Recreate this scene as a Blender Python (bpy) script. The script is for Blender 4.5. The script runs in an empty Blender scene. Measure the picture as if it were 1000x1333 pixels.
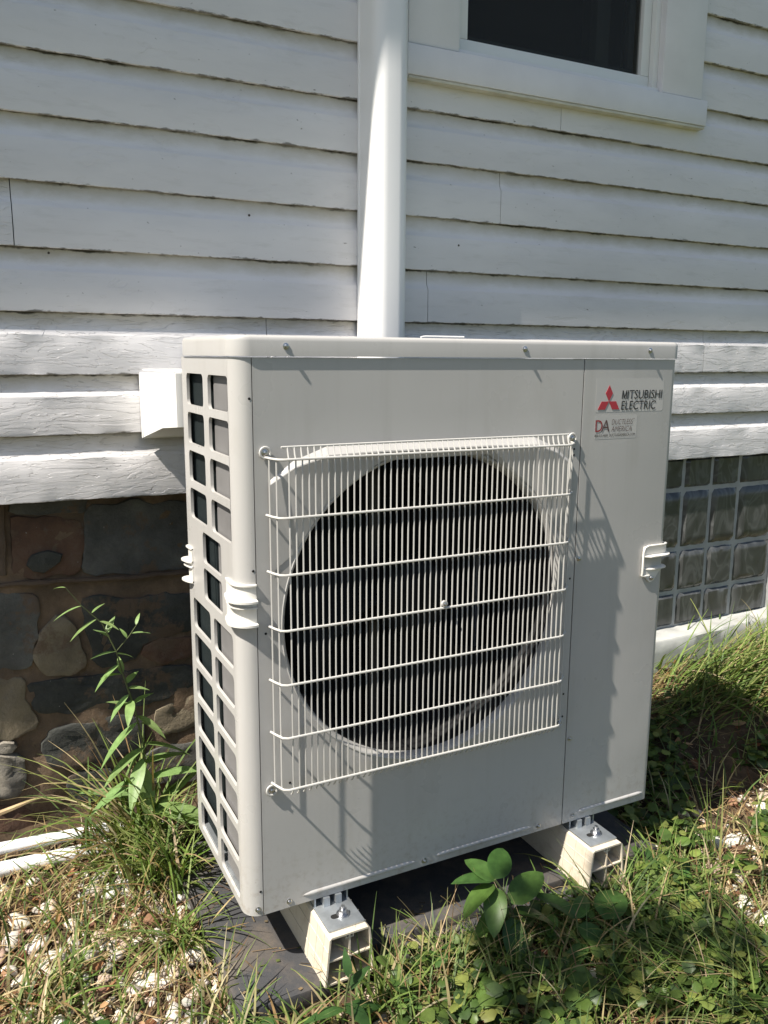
import bpy, bmesh, math, random
import numpy as np
from mathutils import Vector, Matrix, noise as mnoise

random.seed(7)
rng = np.random.default_rng(7)
SC = bpy.context.scene
COL = SC.collection

# ------------------------------------------------------------------ camera, world, sun, exposure
CAM_POS = (-0.3837, -1.2872, 0.9889)
YAW, PITCH, ROLL = 0.4689, 0.1851, 0.0066
fwd = Vector((math.sin(YAW) * math.cos(PITCH), math.cos(YAW) * math.cos(PITCH), -math.sin(PITCH)))
r0 = Vector((math.cos(YAW), -math.sin(YAW), 0))
u0 = r0.cross(fwd)
rt = math.cos(ROLL) * r0 + math.sin(ROLL) * u0
up = -math.sin(ROLL) * r0 + math.cos(ROLL) * u0
cd = bpy.data.cameras.new('camera')
cam = bpy.data.objects.new('camera', cd)
COL.objects.link(cam)
m3 = Matrix((rt, up, -fwd)).transposed()
cam.matrix_world = Matrix.Translation(CAM_POS) @ m3.to_4x4()
cd.sensor_fit = 'VERTICAL'
cd.sensor_height = 24.0
cd.lens = 24.0 * 1082.3 / 1333.0
cd.clip_start = 0.02
cd.clip_end = 400
SC.camera = cam

SUN_D = Vector((0.72, 0.155, -1.0)).normalized()      # direction the light travels
to_sun = -SUN_D
elev = math.asin(to_sun.z)
world = bpy.data.worlds.new('World')
SC.world = world
world.use_nodes = True
wn = world.node_tree
wn.nodes.clear()
sky = wn.nodes.new('ShaderNodeTexSky')
sky.sky_type = 'NISHITA'
sky.sun_disc = False
sky.sun_elevation = elev
sky.sun_rotation = math.atan2(to_sun.x, to_sun.y)
sky.air_density = 1.0
sky.dust_density = 1.5
sky.ozone_density = 1.0
bg = wn.nodes.new('ShaderNodeBackground')
bg.inputs['Strength'].default_value = 0.072
wo = wn.nodes.new('ShaderNodeOutputWorld')
wn.links.new(sky.outputs[0], bg.inputs[0])
wn.links.new(bg.outputs[0], wo.inputs[0])

sd = bpy.data.lights.new('sun', 'SUN')
sd.energy = 5.0
sd.angle = math.radians(0.53)
sd.color = (1.0, 0.935, 0.84)
sun = bpy.data.objects.new('sun', sd)
COL.objects.link(sun)
sun.rotation_mode = 'QUATERNION'
sun.rotation_quaternion = SUN_D.to_track_quat('-Z', 'Y')
sun.location = (-3, -1, 6)

vs = SC.view_settings
vs.view_transform = 'Standard'
vs.look = 'None'
vs.gamma = 1
vs.use_curve_mapping = False
vs.exposure = 0.80

# ------------------------------------------------------------------ node helpers
def mat(name):
    m = bpy.data.materials.new(name)
    m.use_nodes = True
    nt = m.node_tree
    nt.nodes.clear()
    out = nt.nodes.new('ShaderNodeOutputMaterial')
    b = nt.nodes.new('ShaderNodeBsdfPrincipled')
    nt.links.new(b.outputs[0], out.inputs[0])
    return m, nt, b, out

def N(nt, typ, **kw):
    n = nt.nodes.new(typ)
    for k, v in kw.items():
        if k in ('operation', 'data_type', 'blend_type', 'feature', 'attribute_name', 'attribute_type', 'noise_dimensions', 'interpolation_type', 'distance'):
            setattr(n, k, v)
    return n

def L(nt, a, b):
    nt.links.new(a, b)

def mapping(nt, scale, src='Object', loc=(0, 0, 0)):
    tc = nt.nodes.new('ShaderNodeTexCoord')
    mp = nt.nodes.new('ShaderNodeMapping')
    mp.inputs['Scale'].default_value = scale
    mp.inputs['Location'].default_value = loc
    L(nt, tc.outputs[src], mp.inputs[0])
    return mp.outputs[0]

def geo_map(nt, scale, loc=(0, 0, 0)):
    g = nt.nodes.new('ShaderNodeNewGeometry')
    mp = nt.nodes.new('ShaderNodeMapping')
    mp.inputs['Scale'].default_value = scale
    mp.inputs['Location'].default_value = loc
    L(nt, g.outputs['Position'], mp.inputs[0])
    return mp.outputs[0]

def noise(nt, vec, scale=5, detail=4, rough=.55, dist=0):
    n = nt.nodes.new('ShaderNodeTexNoise')
    n.inputs['Scale'].default_value = scale
    n.inputs['Detail'].default_value = detail
    n.inputs['Roughness'].default_value = rough
    n.inputs['Distortion'].default_value = dist
    L(nt, vec, n.inputs['Vector'])
    return n.outputs['Fac']

def ramp(nt, fac, stops):
    r = nt.nodes.new('ShaderNodeValToRGB')
    el = r.color_ramp.elements
    while len(el) < len(stops):
        el.new(0.5)
    for e, (p, c) in zip(el, stops):
        e.position = p
        e.color = (c[0], c[1], c[2], 1) if hasattr(c, '__len__') else (c, c, c, 1)
    L(nt, fac, r.inputs[0])
    return r.outputs[0]

def mixc(nt, fac, a, b, mode='MIX'):
    n = nt.nodes.new('ShaderNodeMix')
    n.data_type = 'RGBA'
    n.blend_type = mode
    for s, v in ((0, fac), (6, a), (7, b)):
        if hasattr(v, 'is_linked'):
            L(nt, v, n.inputs[s])
        elif s == 0:
            n.inputs[0].default_value = v
        else:
            n.inputs[s].default_value = (*v, 1)
    return n.outputs[2]

def mth(nt, op, a, b=0.0, c=None):
    n = nt.nodes.new('ShaderNodeMath')
    n.operation = op
    for i, v in enumerate((a, b) if c is None else (a, b, c)):
        if hasattr(v, 'is_linked'):
            L(nt, v, n.inputs[i])
        else:
            n.inputs[i].default_value = v
    return n.outputs[0]

def bump(nt, b, h, strength=.3, dist=.002, prev=None):
    n = nt.nodes.new('ShaderNodeBump')
    n.inputs['Strength'].default_value = strength
    n.inputs['Distance'].default_value = dist
    L(nt, h, n.inputs['Height'])
    if prev is not None:
        L(nt, prev, n.inputs['Normal'])
    L(nt, n.outputs[0], b.inputs['Normal'])
    return n.outputs[0]

def simple(name, col, rough=.5, metal=0.0, spec=.5, bsc=0, bst=.1, var=0.0, vsc=3):
    m, nt, b, o = mat(name)
    b.inputs['Roughness'].default_value = rough
    b.inputs['Metallic'].default_value = metal
    b.inputs['Specular IOR Level'].default_value = spec
    g = geo_map(nt, (1, 1, 1))
    if var:
        f = noise(nt, g, vsc, 5)
        c0 = [c * (1 - var) for c in col]
        c1 = [min(1, c * (1 + var)) for c in col]
        L(nt, ramp(nt, f, [(.3, c0), (.7, c1)]), b.inputs['Base Color'])
    else:
        b.inputs['Base Color'].default_value = (*col, 1)
    if bsc:
        bump(nt, b, noise(nt, g, bsc, 4), bst, .001)
    return m

# ------------------------------------------------------------------ materials
def house_paint(weather):
    m, nt, b, o = mat('weathered_white_paint' if weather else 'white_clapboard_paint')
    uvn = nt.nodes.new('ShaderNodeUVMap')
    sep = nt.nodes.new('ShaderNodeSeparateXYZ')
    L(nt, uvn.outputs[0], sep.inputs[0])
    v = sep.outputs[1]
    g = geo_map(nt, (1, 1, 1))
    gs = geo_map(nt, (1, 1, 9))
    base = ramp(nt, noise(nt, geo_map(nt, (.8, .8, 2.4)), 3.2, 6, .6), [(.3, (.69, .675, .675)), (.7, (.79, .77, .765))])
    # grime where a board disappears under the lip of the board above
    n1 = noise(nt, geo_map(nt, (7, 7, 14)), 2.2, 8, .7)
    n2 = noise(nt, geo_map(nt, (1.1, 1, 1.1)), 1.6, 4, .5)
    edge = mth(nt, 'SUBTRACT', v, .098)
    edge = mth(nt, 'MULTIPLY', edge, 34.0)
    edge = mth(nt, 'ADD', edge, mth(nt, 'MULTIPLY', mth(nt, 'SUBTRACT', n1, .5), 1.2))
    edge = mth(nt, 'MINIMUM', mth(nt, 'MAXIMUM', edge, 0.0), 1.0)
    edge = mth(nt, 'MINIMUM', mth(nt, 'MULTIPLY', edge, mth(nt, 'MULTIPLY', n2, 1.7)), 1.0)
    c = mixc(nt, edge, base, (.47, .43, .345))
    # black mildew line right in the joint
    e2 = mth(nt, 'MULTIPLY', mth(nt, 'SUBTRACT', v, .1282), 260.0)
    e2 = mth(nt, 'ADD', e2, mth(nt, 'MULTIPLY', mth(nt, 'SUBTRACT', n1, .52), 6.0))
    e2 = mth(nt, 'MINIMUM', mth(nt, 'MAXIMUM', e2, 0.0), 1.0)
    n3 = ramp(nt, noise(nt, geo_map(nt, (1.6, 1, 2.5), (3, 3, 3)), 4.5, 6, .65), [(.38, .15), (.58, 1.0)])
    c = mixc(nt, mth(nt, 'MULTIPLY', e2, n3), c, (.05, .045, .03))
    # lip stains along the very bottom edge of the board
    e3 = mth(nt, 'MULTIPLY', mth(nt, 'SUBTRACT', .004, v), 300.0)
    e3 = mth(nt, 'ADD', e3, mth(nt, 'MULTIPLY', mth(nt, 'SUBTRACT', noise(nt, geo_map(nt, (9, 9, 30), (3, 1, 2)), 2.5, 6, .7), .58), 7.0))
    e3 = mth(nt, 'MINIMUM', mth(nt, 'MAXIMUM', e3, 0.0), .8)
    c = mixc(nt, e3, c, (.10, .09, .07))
    # scattered chips and specks
    sp = noise(nt, geo_map(nt, (1, 1, 2.2)), 55, 3, .5)
    spf = ramp(nt, sp, [(.735, 0.0), (.765, 1.0)])
    c = mixc(nt, mth(nt, 'MULTIPLY', spf, .8), c, (.16, .14, .12))
    st = noise(nt, geo_map(nt, (1.5, 1, 9), (5, 0, 1)), 6, 6, .65)
    c = mixc(nt, mth(nt, 'MULTIPLY', ramp(nt, st, [(.55, 0.0), (.75, 1.0)]), .30), c, (.50, .49, .45))
    L(nt, c, b.inputs['Base Color'])
    b.inputs['Roughness'].default_value = .55
    b.inputs['Specular IOR Level'].default_value = .35
    grain = noise(nt, geo_map(nt, (5, 5, 70)), 3.0, 5, .6, .3)
    mid = noise(nt, geo_map(nt, (3, 3, 10), (2, 0, 0)), 4.0, 6, .6)
    p1 = bump(nt, b, grain, .30 if weather else .22, .0012)
    p2 = bump(nt, b, mid, .25, .003 if weather else .0025, p1)
    if weather:
        pl = noise(nt, geo_map(nt, (1.6, 1, 8), (1, 0, 4)), 3.6, 5, .55, .5)
        plat = ramp(nt, pl, [(.40, 0.0), (.406, .9), (.50, .8), (.506, .15), (.60, .2), (.606, 1.0)])
        p3 = bump(nt, b, plat, .8, .0026, p2)
        ck = noise(nt, geo_map(nt, (4, 1, 22), (7, 0, 4)), 5, 6, .7, 1.2)
        bump(nt, b, ramp(nt, ck, [(.493, 1.0), (.5, 0.0), (.507, 1.0)]), .3, .0012, p3)
    else:
        oi = nt.nodes.new('ShaderNodeObjectInfo')
        lm = nt.nodes.new('ShaderNodeVectorMath'); lm.operation = 'ADD'
        rv = nt.nodes.new('ShaderNodeCombineXYZ')
        L(nt, mth(nt, 'MULTIPLY', oi.outputs['Random'], 40.0), rv.inputs[0])
        L(nt, geo_map(nt, (1.8, 1, 6)), lm.inputs[0]); L(nt, rv.outputs[0], lm.inputs[1])
        pl = noise(nt, lm.outputs[0], 3.0, 6, .6, .5)
        bump(nt, b, ramp(nt, pl, [(.36, 0.0), (.368, .8), (.62, .8), (.626, .2)]), .6, .0014, p2)
    return m

M = {}
M['board'] = house_paint(False)
M['board_weathered'] = house_paint(True)
M['trim'] = simple('white_trim_paint', (.78, .765, .775), .5, bsc=60, bst=.25, var=.06, vsc=6)
M['sash'] = simple('white_sash', (.80, .80, .78), .4, bsc=40, bst=.1, var=.04)
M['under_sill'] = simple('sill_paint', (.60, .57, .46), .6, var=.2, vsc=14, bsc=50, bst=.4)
M['house_dark'] = simple('sheathing', (.05, .045, .04), .9)

def ac_paint():
    m, nt, b, o = mat('beige_powder_coat')
    g = geo_map(nt, (1, 1, 1))
    c = ramp(nt, noise(nt, g, 2.2, 5, .5), [(.3, (.455, .445, .428)), (.7, (.485, .475, .456))])
    dirt = ramp(nt, noise(nt, geo_map(nt, (1, 1, .45)), 9, 7, .65), [(.55, 0.0), (.8, 1.0)])
    c = mixc(nt, mth(nt, 'MULTIPLY', dirt, .32), c, (.36, .34, .30))
    streak = ramp(nt, noise(nt, geo_map(nt, (1, 1, .06), (2, 1, 0)), 26, 5, .6), [(.52, 0.0), (.72, 1.0)])
    c = mixc(nt, mth(nt, 'MULTIPLY', streak, .24), c, (.34, .33, .30))
    gz = nt.nodes.new('ShaderNodeSeparateXYZ')
    gp = nt.nodes.new('ShaderNodeNewGeometry')
    L(nt, gp.outputs['Position'], gz.inputs[0])
    low_ = mth(nt, 'MINIMUM', mth(nt, 'MAXIMUM', mth(nt, 'MULTIPLY', mth(nt, 'SUBTRACT', .16, gz.outputs[2]), 6.5), 0.0), 1.0)
    spl = ramp(nt, noise(nt, g, 60, 6, .75), [(.50, 0.0), (.66, 1.0)])
    c = mixc(nt, mth(nt, 'MULTIPLY', mth(nt, 'MULTIPLY', low_, spl), .45), c, (.27, .22, .17))
    sp = ramp(nt, noise(nt, g, 130, 2, .5), [(.77, 0.0), (.79, 1.0)])
    c = mixc(nt, mth(nt, 'MULTIPLY', sp, .45), c, (.22, .20, .17))
    L(nt, c, b.inputs['Base Color'])
    L(nt, ramp(nt, noise(nt, g, 7, 4), [(.3, .25), (.7, .36)]), b.inputs['Roughness'])
    b.inputs['Specular IOR Level'].default_value = .5
    p = bump(nt, b, noise(nt, g, 900, 1), .05, .0004)
    bump(nt, b, noise(nt, g, 3.4, 2), .30, .006, p)
    return m
M['ac'] = ac_paint()
M['wire'] = simple('grille_wire_coat', (.52, .51, .48), .42, spec=.45)
M['handle'] = simple('handle_plastic', (.70, .68, .63), .4, spec=.4)
M['screw'] = simple('zinc_screw', (.55, .55, .56), .3, metal=1.0)
M['galv'] = simple('galvanised_steel', (.42, .45, .47), .42, metal=.75, var=.18, vsc=40, bsc=120, bst=.1)
M['black_plastic'] = simple('black_plastic', (.012, .012, .013), .45)
M['fan'] = simple('fan_blade_plastic', (.006, .007, .008), .7, spec=.15)
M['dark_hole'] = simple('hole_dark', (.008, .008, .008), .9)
def coil_mat():
    m, nt, b, o = mat('coil_fins')
    b.inputs['Base Color'].default_value = (.035, .048, .050, 1)
    b.inputs['Roughness'].default_value = .6
    b.inputs['Metallic'].default_value = .2
    return m
M['coil'] = coil_mat()
M['plate'] = simple('inner_plate', (.17, .166, .165), .6, metal=.0, var=.1, vsc=12)
M['foot'] = simple('cream_foot_plastic', (.74, .69, .58), .5, var=.06, vsc=10, bsc=50, bst=.12)
def dusty(name, col, dust, lo, hi, rough, sc, b_sc, b_st):
    m, nt, b, o = mat(name)
    g = geo_map(nt, (1, 1, 1))
    f = ramp(nt, noise(nt, g, sc, 8, .7), [(lo, 0.0), (hi, 1.0)])
    c = mixc(nt, mth(nt, 'MULTIPLY', f, .75), col, dust)
    L(nt, c, b.inputs['Base Color'])
    b.inputs['Roughness'].default_value = rough
    p = bump(nt, b, noise(nt, g, b_sc, 5, .7), b_st, .0015)
    bump(nt, b, noise(nt, g, 9, 3), .3, .006, p)
    return m
M['pad'] = dusty('black_pad_rubber', (.042, .043, .047), (.15, .12, .09), .46, .74, .8, 10, 150, .6)
M['foot'] = dusty('cream_foot_plastic', (.62, .555, .45), (.40, .31, .20), .50, .80, .55, 22, 60, .2)
M['pvc'] = simple('white_pvc', (.84, .84, .84), .32, var=.03)
M['box'] = simple('white_cover', (.82, .82, .80), .45, var=.04, vsc=9, bsc=60, bst=.1)
M['label'] = simple('sticker_clear', (.472, .463, .445), .34, spec=.5)
M['red'] = simple('logo_red', (.40, .035, .05), .45)
M['ink'] = simple('logo_black', (.02, .02, .022), .45)
M['ink_brown'] = simple('ink_brown', (.10, .06, .055), .5)
M['ink_red'] = simple('ink_dark_red', (.28, .03, .035), .5)

def stone_mat(name, c0, c1, c2, smear=True):
    m, nt, b, o = mat(name)
    g = geo_map(nt, (1, 1, 1))
    c = ramp(nt, noise(nt, g, 11, 8, .65), [(.3, c0), (.5, c1), (.72, c2)])
    fl = ramp(nt, noise(nt, geo_map(nt, (1, 1, 1), (4, 2, 0)), 30, 6, .7), [(.60, 0.0), (.70, 1.0)])
    c = mixc(nt, mth(nt, 'MULTIPLY', fl, .35), c, (.17, .16, .14))
    if smear:      # patches where mortar was smeared over the stone
        ms = ramp(nt, noise(nt, geo_map(nt, (1, 1, 1), (9, 0, 3)), 7.5, 9, .68), [(.55, 0.0), (.61, .85)])
        c = mixc(nt, ms, c, (.15, .105, .072))
    sp = ramp(nt, noise(nt, g, 120, 2, .5), [(.76, 0.0), (.79, 1.0)])
    c = mixc(nt, mth(nt, 'MULTIPLY', sp, .7), c, (.38, .36, .32))
    L(nt, c, b.inputs['Base Color'])
    b.inputs['Roughness'].default_value = .9
    b.inputs['Specular IOR Level'].default_value = .25
    p = bump(nt, b, noise(nt, g, 90, 8, .75), .9, .004)
    bump(nt, b, noise(nt, g, 20, 6, .65), .45, .006, p)
    return m
M['stone_grey'] = stone_mat('grey_stone', (.075, .075, .068), (.115, .114, .104), (.17, .168, .15))
M['stone_dark'] = stone_mat('dark_stone', (.036, .038, .036), (.060, .062, .056), (.10, .10, .088))
M['stone_red'] = stone_mat('red_brown_stone', (.08, .052, .040), (.135, .080, .055), (.17, .115, .082))
M['stone_tan'] = stone_mat('tan_stone', (.15, .125, .09), (.21, .175, .12), (.27, .23, .165))
M['stone_pale'] = stone_mat('pale_rough_stone', (.06, .06, .055), (.16, .15, .13), (.40, .36, .29))
M['mortar'] = stone_mat('brown_mortar', (.095, .074, .054), (.155, .110, .074), (.26, .18, .115), False)
M['mortar_pale'] = stone_mat('pale_mortar', (.09, .065, .048), (.125, .09, .064), (.15, .11, .08), False)
M['curb'] = simple('painted_concrete', (.40, .405, .385), .8, var=.25, vsc=12, bsc=45, bst=.8)
M['grout'] = simple('white_grout', (.36, .365, .36), .7, var=.14, vsc=20, bsc=80, bst=.3)

def glass_block_mat():
    m, nt, b, o = mat('glass_block_glass')
    g = geo_map(nt, (1.3, 1, .7))
    f = noise(nt, g, 9, 2, .5, 1.4)
    c = ramp(nt, f, [(.28, (.040, .042, .042)), (.50, (.060, .063, .063)), (.56, (.100, .104, .104)), (.63, (.060, .063, .063)), (.8, (.085, .088, .088))])  # pale wavy bands painted in for light refracted inside the block
    L(nt, c, b.inputs['Base Color'])
    b.inputs['Roughness'].default_value = .22
    b.inputs['Specular IOR Level'].default_value = .5
    bump(nt, b, noise(nt, g, 7, 2, .5, .8), .25, .007)
    return m
M['glass_block'] = glass_block_mat()
def window_glass():
    m, nt, b, o = mat('window_glass')
    nt.nodes.remove(b)
    tr = nt.nodes.new('ShaderNodeBsdfTransparent')
    tr.inputs[0].default_value = (.75, .78, .76, 1)
    gl = nt.nodes.new('ShaderNodeBsdfGlossy')
    gl.inputs['Roughness'].default_value = .02
    fr = nt.nodes.new('ShaderNodeFresnel')
    fr.inputs[0].default_value = 1.5
    mx = nt.nodes.new('ShaderNodeMixShader')
    L(nt, fr.outputs[0], mx.inputs[0])
    L(nt, tr.outputs[0], mx.inputs[1])
    L(nt, gl.outputs[0], mx.inputs[2])
    L(nt, mx.outputs[0], o.inputs[0])
    return m
M['glass'] = window_glass()
def screen_mat():
    m, nt, b, o = mat('insect_mesh')
    b.inputs['Base Color'].default_value = (.050, .049, .044, 1)
    b.inputs['Roughness'].default_value = .9
    b.inputs['Specular IOR Level'].default_value = .1
    tr = nt.nodes.new('ShaderNodeBsdfTransparent')
    mx = nt.nodes.new('ShaderNodeMixShader')
    mx.inputs[0].default_value = .45
    L(nt, tr.outputs[0], mx.inputs[1]); L(nt, b.outputs[0], mx.inputs[2])
    L(nt, mx.outputs[0], o.inputs[0])
    return m
M['mesh_screen'] = screen_mat()
M['room'] = simple('dark_room', (.05, .05, .046), .9, var=.2)
M['screen'] = simple('window_screen_frame', (.13, .13, .13), .6)

def leafy(name, rough=.5, trans=.35, spec=.35):
    """colour from the mesh's own colour attribute (each blade / leaf / stone its own)"""
    m, nt, b, o = mat(name)
    a = nt.nodes.new('ShaderNodeAttribute')
    a.attribute_name = 'tint'
    g = geo_map(nt, (1, 1, 1))
    v = ramp(nt, noise(nt, g, 60, 4), [(.3, .75), (.7, 1.2)])
    c = mixc(nt, 1.0, a.outputs['Color'], v, 'MULTIPLY')
    L(nt, c, b.inputs['Base Color'])
    b.inputs['Roughness'].default_value = rough
    b.inputs['Specular IOR Level'].default_value = spec
    if trans:
        t = nt.nodes.new('ShaderNodeBsdfTranslucent')
        L(nt, mixc(nt, 1.0, c, (1.0, 1.0, .45), 'MULTIPLY'), t.inputs[0])
        mx = nt.nodes.new('ShaderNodeMixShader')
        mx.inputs[0].default_value = trans
        L(nt, b.outputs[0], mx.inputs[1])
        L(nt, t.outputs[0], mx.inputs[2])
        L(nt, mx.outputs[0], o.inputs[0])
    return m
M['leaf'] = leafy('plant_leaf', .42, .35)
M['grass'] = leafy('grass_blade', .5, .35, .3)
M['straw'] = leafy('dry_straw', .7, .2, .2)
M['pebble'] = leafy('landscape_stone', .8, 0, .25)
M['stem'] = simple('plant_stem', (.10, .12, .045), .6, var=.2, vsc=30)
M['stick'] = simple('dead_stick', (.42, .30, .17), .8, var=.3, vsc=30, bsc=150, bst=.6)

def ground_mat():
    m, nt, b, o = mat('soil')
    g = geo_map(nt, (1, 1, 1))
    c = ramp(nt, noise(nt, g, 9, 8, .65), [(.3, (.035, .026, .018)), (.5, (.085, .060, .038)), (.7, (.17, .115, .07))])
    # sandy orange soil patch by the wall at the right
    gp = nt.nodes.new('ShaderNodeNewGeometry')
    sp = nt.nodes.new('ShaderNodeSeparateXYZ')
    L(nt, gp.outputs['Position'], sp.inputs[0])
    px = mth(nt, 'MULTIPLY', mth(nt, 'SUBTRACT', sp.outputs[0], 1.65), 2.6)
    py = mth(nt, 'MULTIPLY', mth(nt, 'SUBTRACT', sp.outputs[1], .30), 4.5)
    f = mth(nt, 'MULTIPLY', mth(nt, 'MINIMUM', mth(nt, 'MAXIMUM', px, 0.0), 1.0), mth(nt, 'MINIMUM', mth(nt, 'MAXIMUM', py, 0.0), 1.0))
    f = mth(nt, 'MULTIPLY', f, ramp(nt, noise(nt, g, 5, 5), [(.3, .4), (.5, 1.0)]))
    c = mixc(nt, f, c, ramp(nt, noise(nt, g, 16, 7, .6), [(.3, (.30, .17, .09)), (.7, (.50, .32, .19))]))
    far = ramp(nt, noise(nt, g, 2.0, 8, .7), [(.3, (.05, .07, .02)), (.7, (.10, .12, .04))])
    vl = nt.nodes.new('ShaderNodeVectorMath'); vl.operation = 'LENGTH'
    L(nt, gp.outputs['Position'], vl.inputs[0])
    ff = mth(nt, 'MINIMUM', mth(nt, 'MAXIMUM', mth(nt, 'MULTIPLY', mth(nt, 'SUBTRACT', vl.outputs['Value'], 2.6), 1.2), 0.0), 1.0)
    c = mixc(nt, ff, c, far)
    L(nt, c, b.inputs['Base Color'])
    b.inputs['Roughness'].default_value = .95
    b.inputs['Specular IOR Level'].default_value = .15
    p = bump(nt, b, noise(nt, g, 70, 8, .75), 1.0, .008)
    bump(nt, b, noise(nt, g, 18, 5, .6), .6, .02, p)
    return m
M['ground'] = ground_mat()

# ------------------------------------------------------------------ mesh helpers
class MB:
    def __init__(s):
        s.v = []; s.f = []; s.uv = None; s.sm = []
    def add(s, vs, fs, smooth=False):
        o = len(s.v)
        s.v += [tuple(p) for p in vs]
        s.f += [tuple(i + o for i in f) for f in fs]
        s.sm += [smooth] * len(fs)
    def box(s, a, b):
        x0, y0, z0 = a; x1, y1, z1 = b
        s.add([(x0, y0, z0), (x1, y0, z0), (x1, y1, z0), (x0, y1, z0), (x0, y0, z1), (x1, y0, z1), (x1, y1, z1), (x0, y1, z1)],
              [(0, 3, 2, 1), (4, 5, 6, 7), (0, 1, 5, 4), (1, 2, 6, 5), (2, 3, 7, 6), (3, 0, 4, 7)])
    def bbox(s, a, b, r=.003, seg=2):
        """box with rounded edges"""
        bm = bmesh.new()
        bmesh.ops.create_cube(bm, size=1)
        for v in bm.verts:
            v.co = Vector([a[i] + (v.co[i] + .5) * (b[i] - a[i]) for i in range(3)])
        bmesh.ops.bevel(bm, geom=bm.edges[:], offset=r, segments=seg, affect='EDGES', profile=.5)
        s.bm(bm, True)
    def bm(s, bm, smooth=False):
        bm.verts.ensure_lookup_table()
        s.add([tuple(v.co) for v in bm.verts], [tuple(v.index for v in f.verts) for f in bm.faces], smooth)
        bm.free()
    def tube(s, pts, r, n=6, smooth=True, cap=True, radii=None):
        pts = [Vector(p) for p in pts]
        rings = []
        prev = None
        for i, p in enumerate(pts):
            t = (pts[min(i + 1, len(pts) - 1)] - pts[max(i - 1, 0)]).normalized()
            a = prev if prev is not None else (Vector((0, 0, 1)) if abs(t.z) < .9 else Vector((1, 0, 0)))
            u = (a - t * a.dot(t)).normalized()
            w = t.cross(u)
            prev = u
            rr = radii[i] if radii else r
            rings.append([p + u * math.cos(2 * math.pi * k / n) * rr + w * math.sin(2 * math.pi * k / n) * rr for k in range(n)])
        vs = [q for ring in rings for q in ring]
        fs = []
        for i in range(len(pts) - 1):
            for k in range(n):
                fs.append((i * n + k, i * n + (k + 1) % n, (i + 1) * n + (k + 1) % n, (i + 1) * n + k))
        if cap:
            fs.append(tuple(range(n - 1, -1, -1)))
            fs.append(tuple((len(pts) - 1) * n + k for k in range(n)))
        s.add(vs, fs, smooth)
    def prism(s, poly, axis, a, b, smooth=False):
        """poly: 2D outline; axis: extrusion axis 0/1/2"""
        n = len(poly)
        def P(p, t):
            if axis == 0: return (t, p[0], p[1])
            if axis == 1: return (p[0], t, p[1])
            return (p[0], p[1], t)
        vs = [P(p, a) for p in poly] + [P(p, b) for p in poly]
        fs = [(i, (i + 1) % n, n + (i + 1) % n, n + i) for i in range(n)]
        s.add(vs, fs, smooth)
        o = len(s.v) - 2 * n
        s.f += [tuple(o + i for i in range(n - 1, -1, -1)), tuple(o + n + i for i in range(n))]
        s.sm += [False, False]
    def build(s, name, m, parent=None, **props):
        me = bpy.data.meshes.new(name)
        me.from_pydata(s.v, [], s.f)
        me.materials.append(M[m] if isinstance(m, str) else m)
        if any(s.sm):
            me.polygons.foreach_set('use_smooth', s.sm)
        bm = bmesh.new(); bm.from_mesh(me)
        bmesh.ops.recalc_face_normals(bm, faces=bm.faces[:])
        bm.to_mesh(me); bm.free()
        if any(s.sm):
            try:
                me.set_sharp_from_angle(angle=math.radians(40))
            except Exception:
                pass
        me.update()
        o = bpy.data.objects.new(name, me)
        COL.objects.link(o)
        if parent is not None:
            o.parent = parent
        for k, v in props.items():
            o[k] = v
        return o

def empty(name, label, cat, loc=(0, 0, 0), group=None):
    o = bpy.data.objects.new(name, None)
    o.empty_display_size = .1
    COL.objects.link(o)
    o['label'] = label
    o['category'] = cat
    if group: o['group'] = group
    return o

def tag(o, label=None, cat=None, group=None, kind=None):
    if label: o['label'] = label
    if cat: o['category'] = cat
    if group: o['group'] = group
    if kind: o['kind'] = kind
    return o

def inst(src, name, parent=None):
    o = src.copy()
    o.name = name
    COL.objects.link(o)
    o.parent = parent
    return o

def fbm(p, o=3):
    return mnoise.fractal(Vector(p), 1.0, 2.0, o)

def rrect(x0, x1, z0, z1, r, n=4):
    pts = []
    for cx, cz, a0 in ((x1 - r, z1 - r, 0), (x0 + r, z1 - r, 90), (x0 + r, z0 + r, 180), (x1 - r, z0 + r, 270)):
        for k in range(n + 1):
            a = math.radians(a0 + 90 * k / n)
            pts.append((cx + r * math.cos(a), cz + r * math.sin(a)))
    return pts

# ------------------------------------------------------------------ ground
def gh(x, y):
    """height of the soil"""
    def ss(a, b, t):
        t = min(1, max(0, (t - a) / (b - a)))
        return t * t * (3 - 2 * t)
    h = -.152 + .115 * ss(.9, 1.75, x) * ss(.0, .55, y) + .05 * ss(1.7, 2.6, x) * ss(.1, .6, y)
    h -= .012 * ss(.42, .58, y) * (1 - ss(-.1, .4, x))
    h += .010 * mnoise.noise(Vector((x * 3, y * 3, 0))) + .005 * mnoise.noise(Vector((x * 11, y * 11, 2)))
    if -.1 < x < 1.05 and -.1 < y < .55:
        h = min(h, -.150)
    return h

xs = [-220, -60, -15, -5, -3, -2] + list(np.arange(-1.4, 3.2, .03)) + [3.6, 4.5, 7, 15, 60, 220]
ys = [-220, -60, -15, -5, -3, -2.2] + list(np.arange(-1.6, .80, .03)) + [1.0, 2.0, 9, 60, 220]
g = MB()
vs_ = [(x, y, gh(x, y)) for y in ys for x in xs]
nx = len(xs)
g.add(vs_, [(j * nx + i, j * nx + i + 1, (j + 1) * nx + i + 1, (j + 1) * nx + i) for j in range(len(ys) - 1) for i in range(nx - 1)], True)
g.build('ground', 'ground', kind='structure')

# ------------------------------------------------------------------ house
YW = .700      # face of the siding
YF = .788      # face of the foundation
house = empty('house', 'white clapboard house on a dark rubble stone foundation, behind the outdoor unit', 'house')
EXP = .1335
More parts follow.
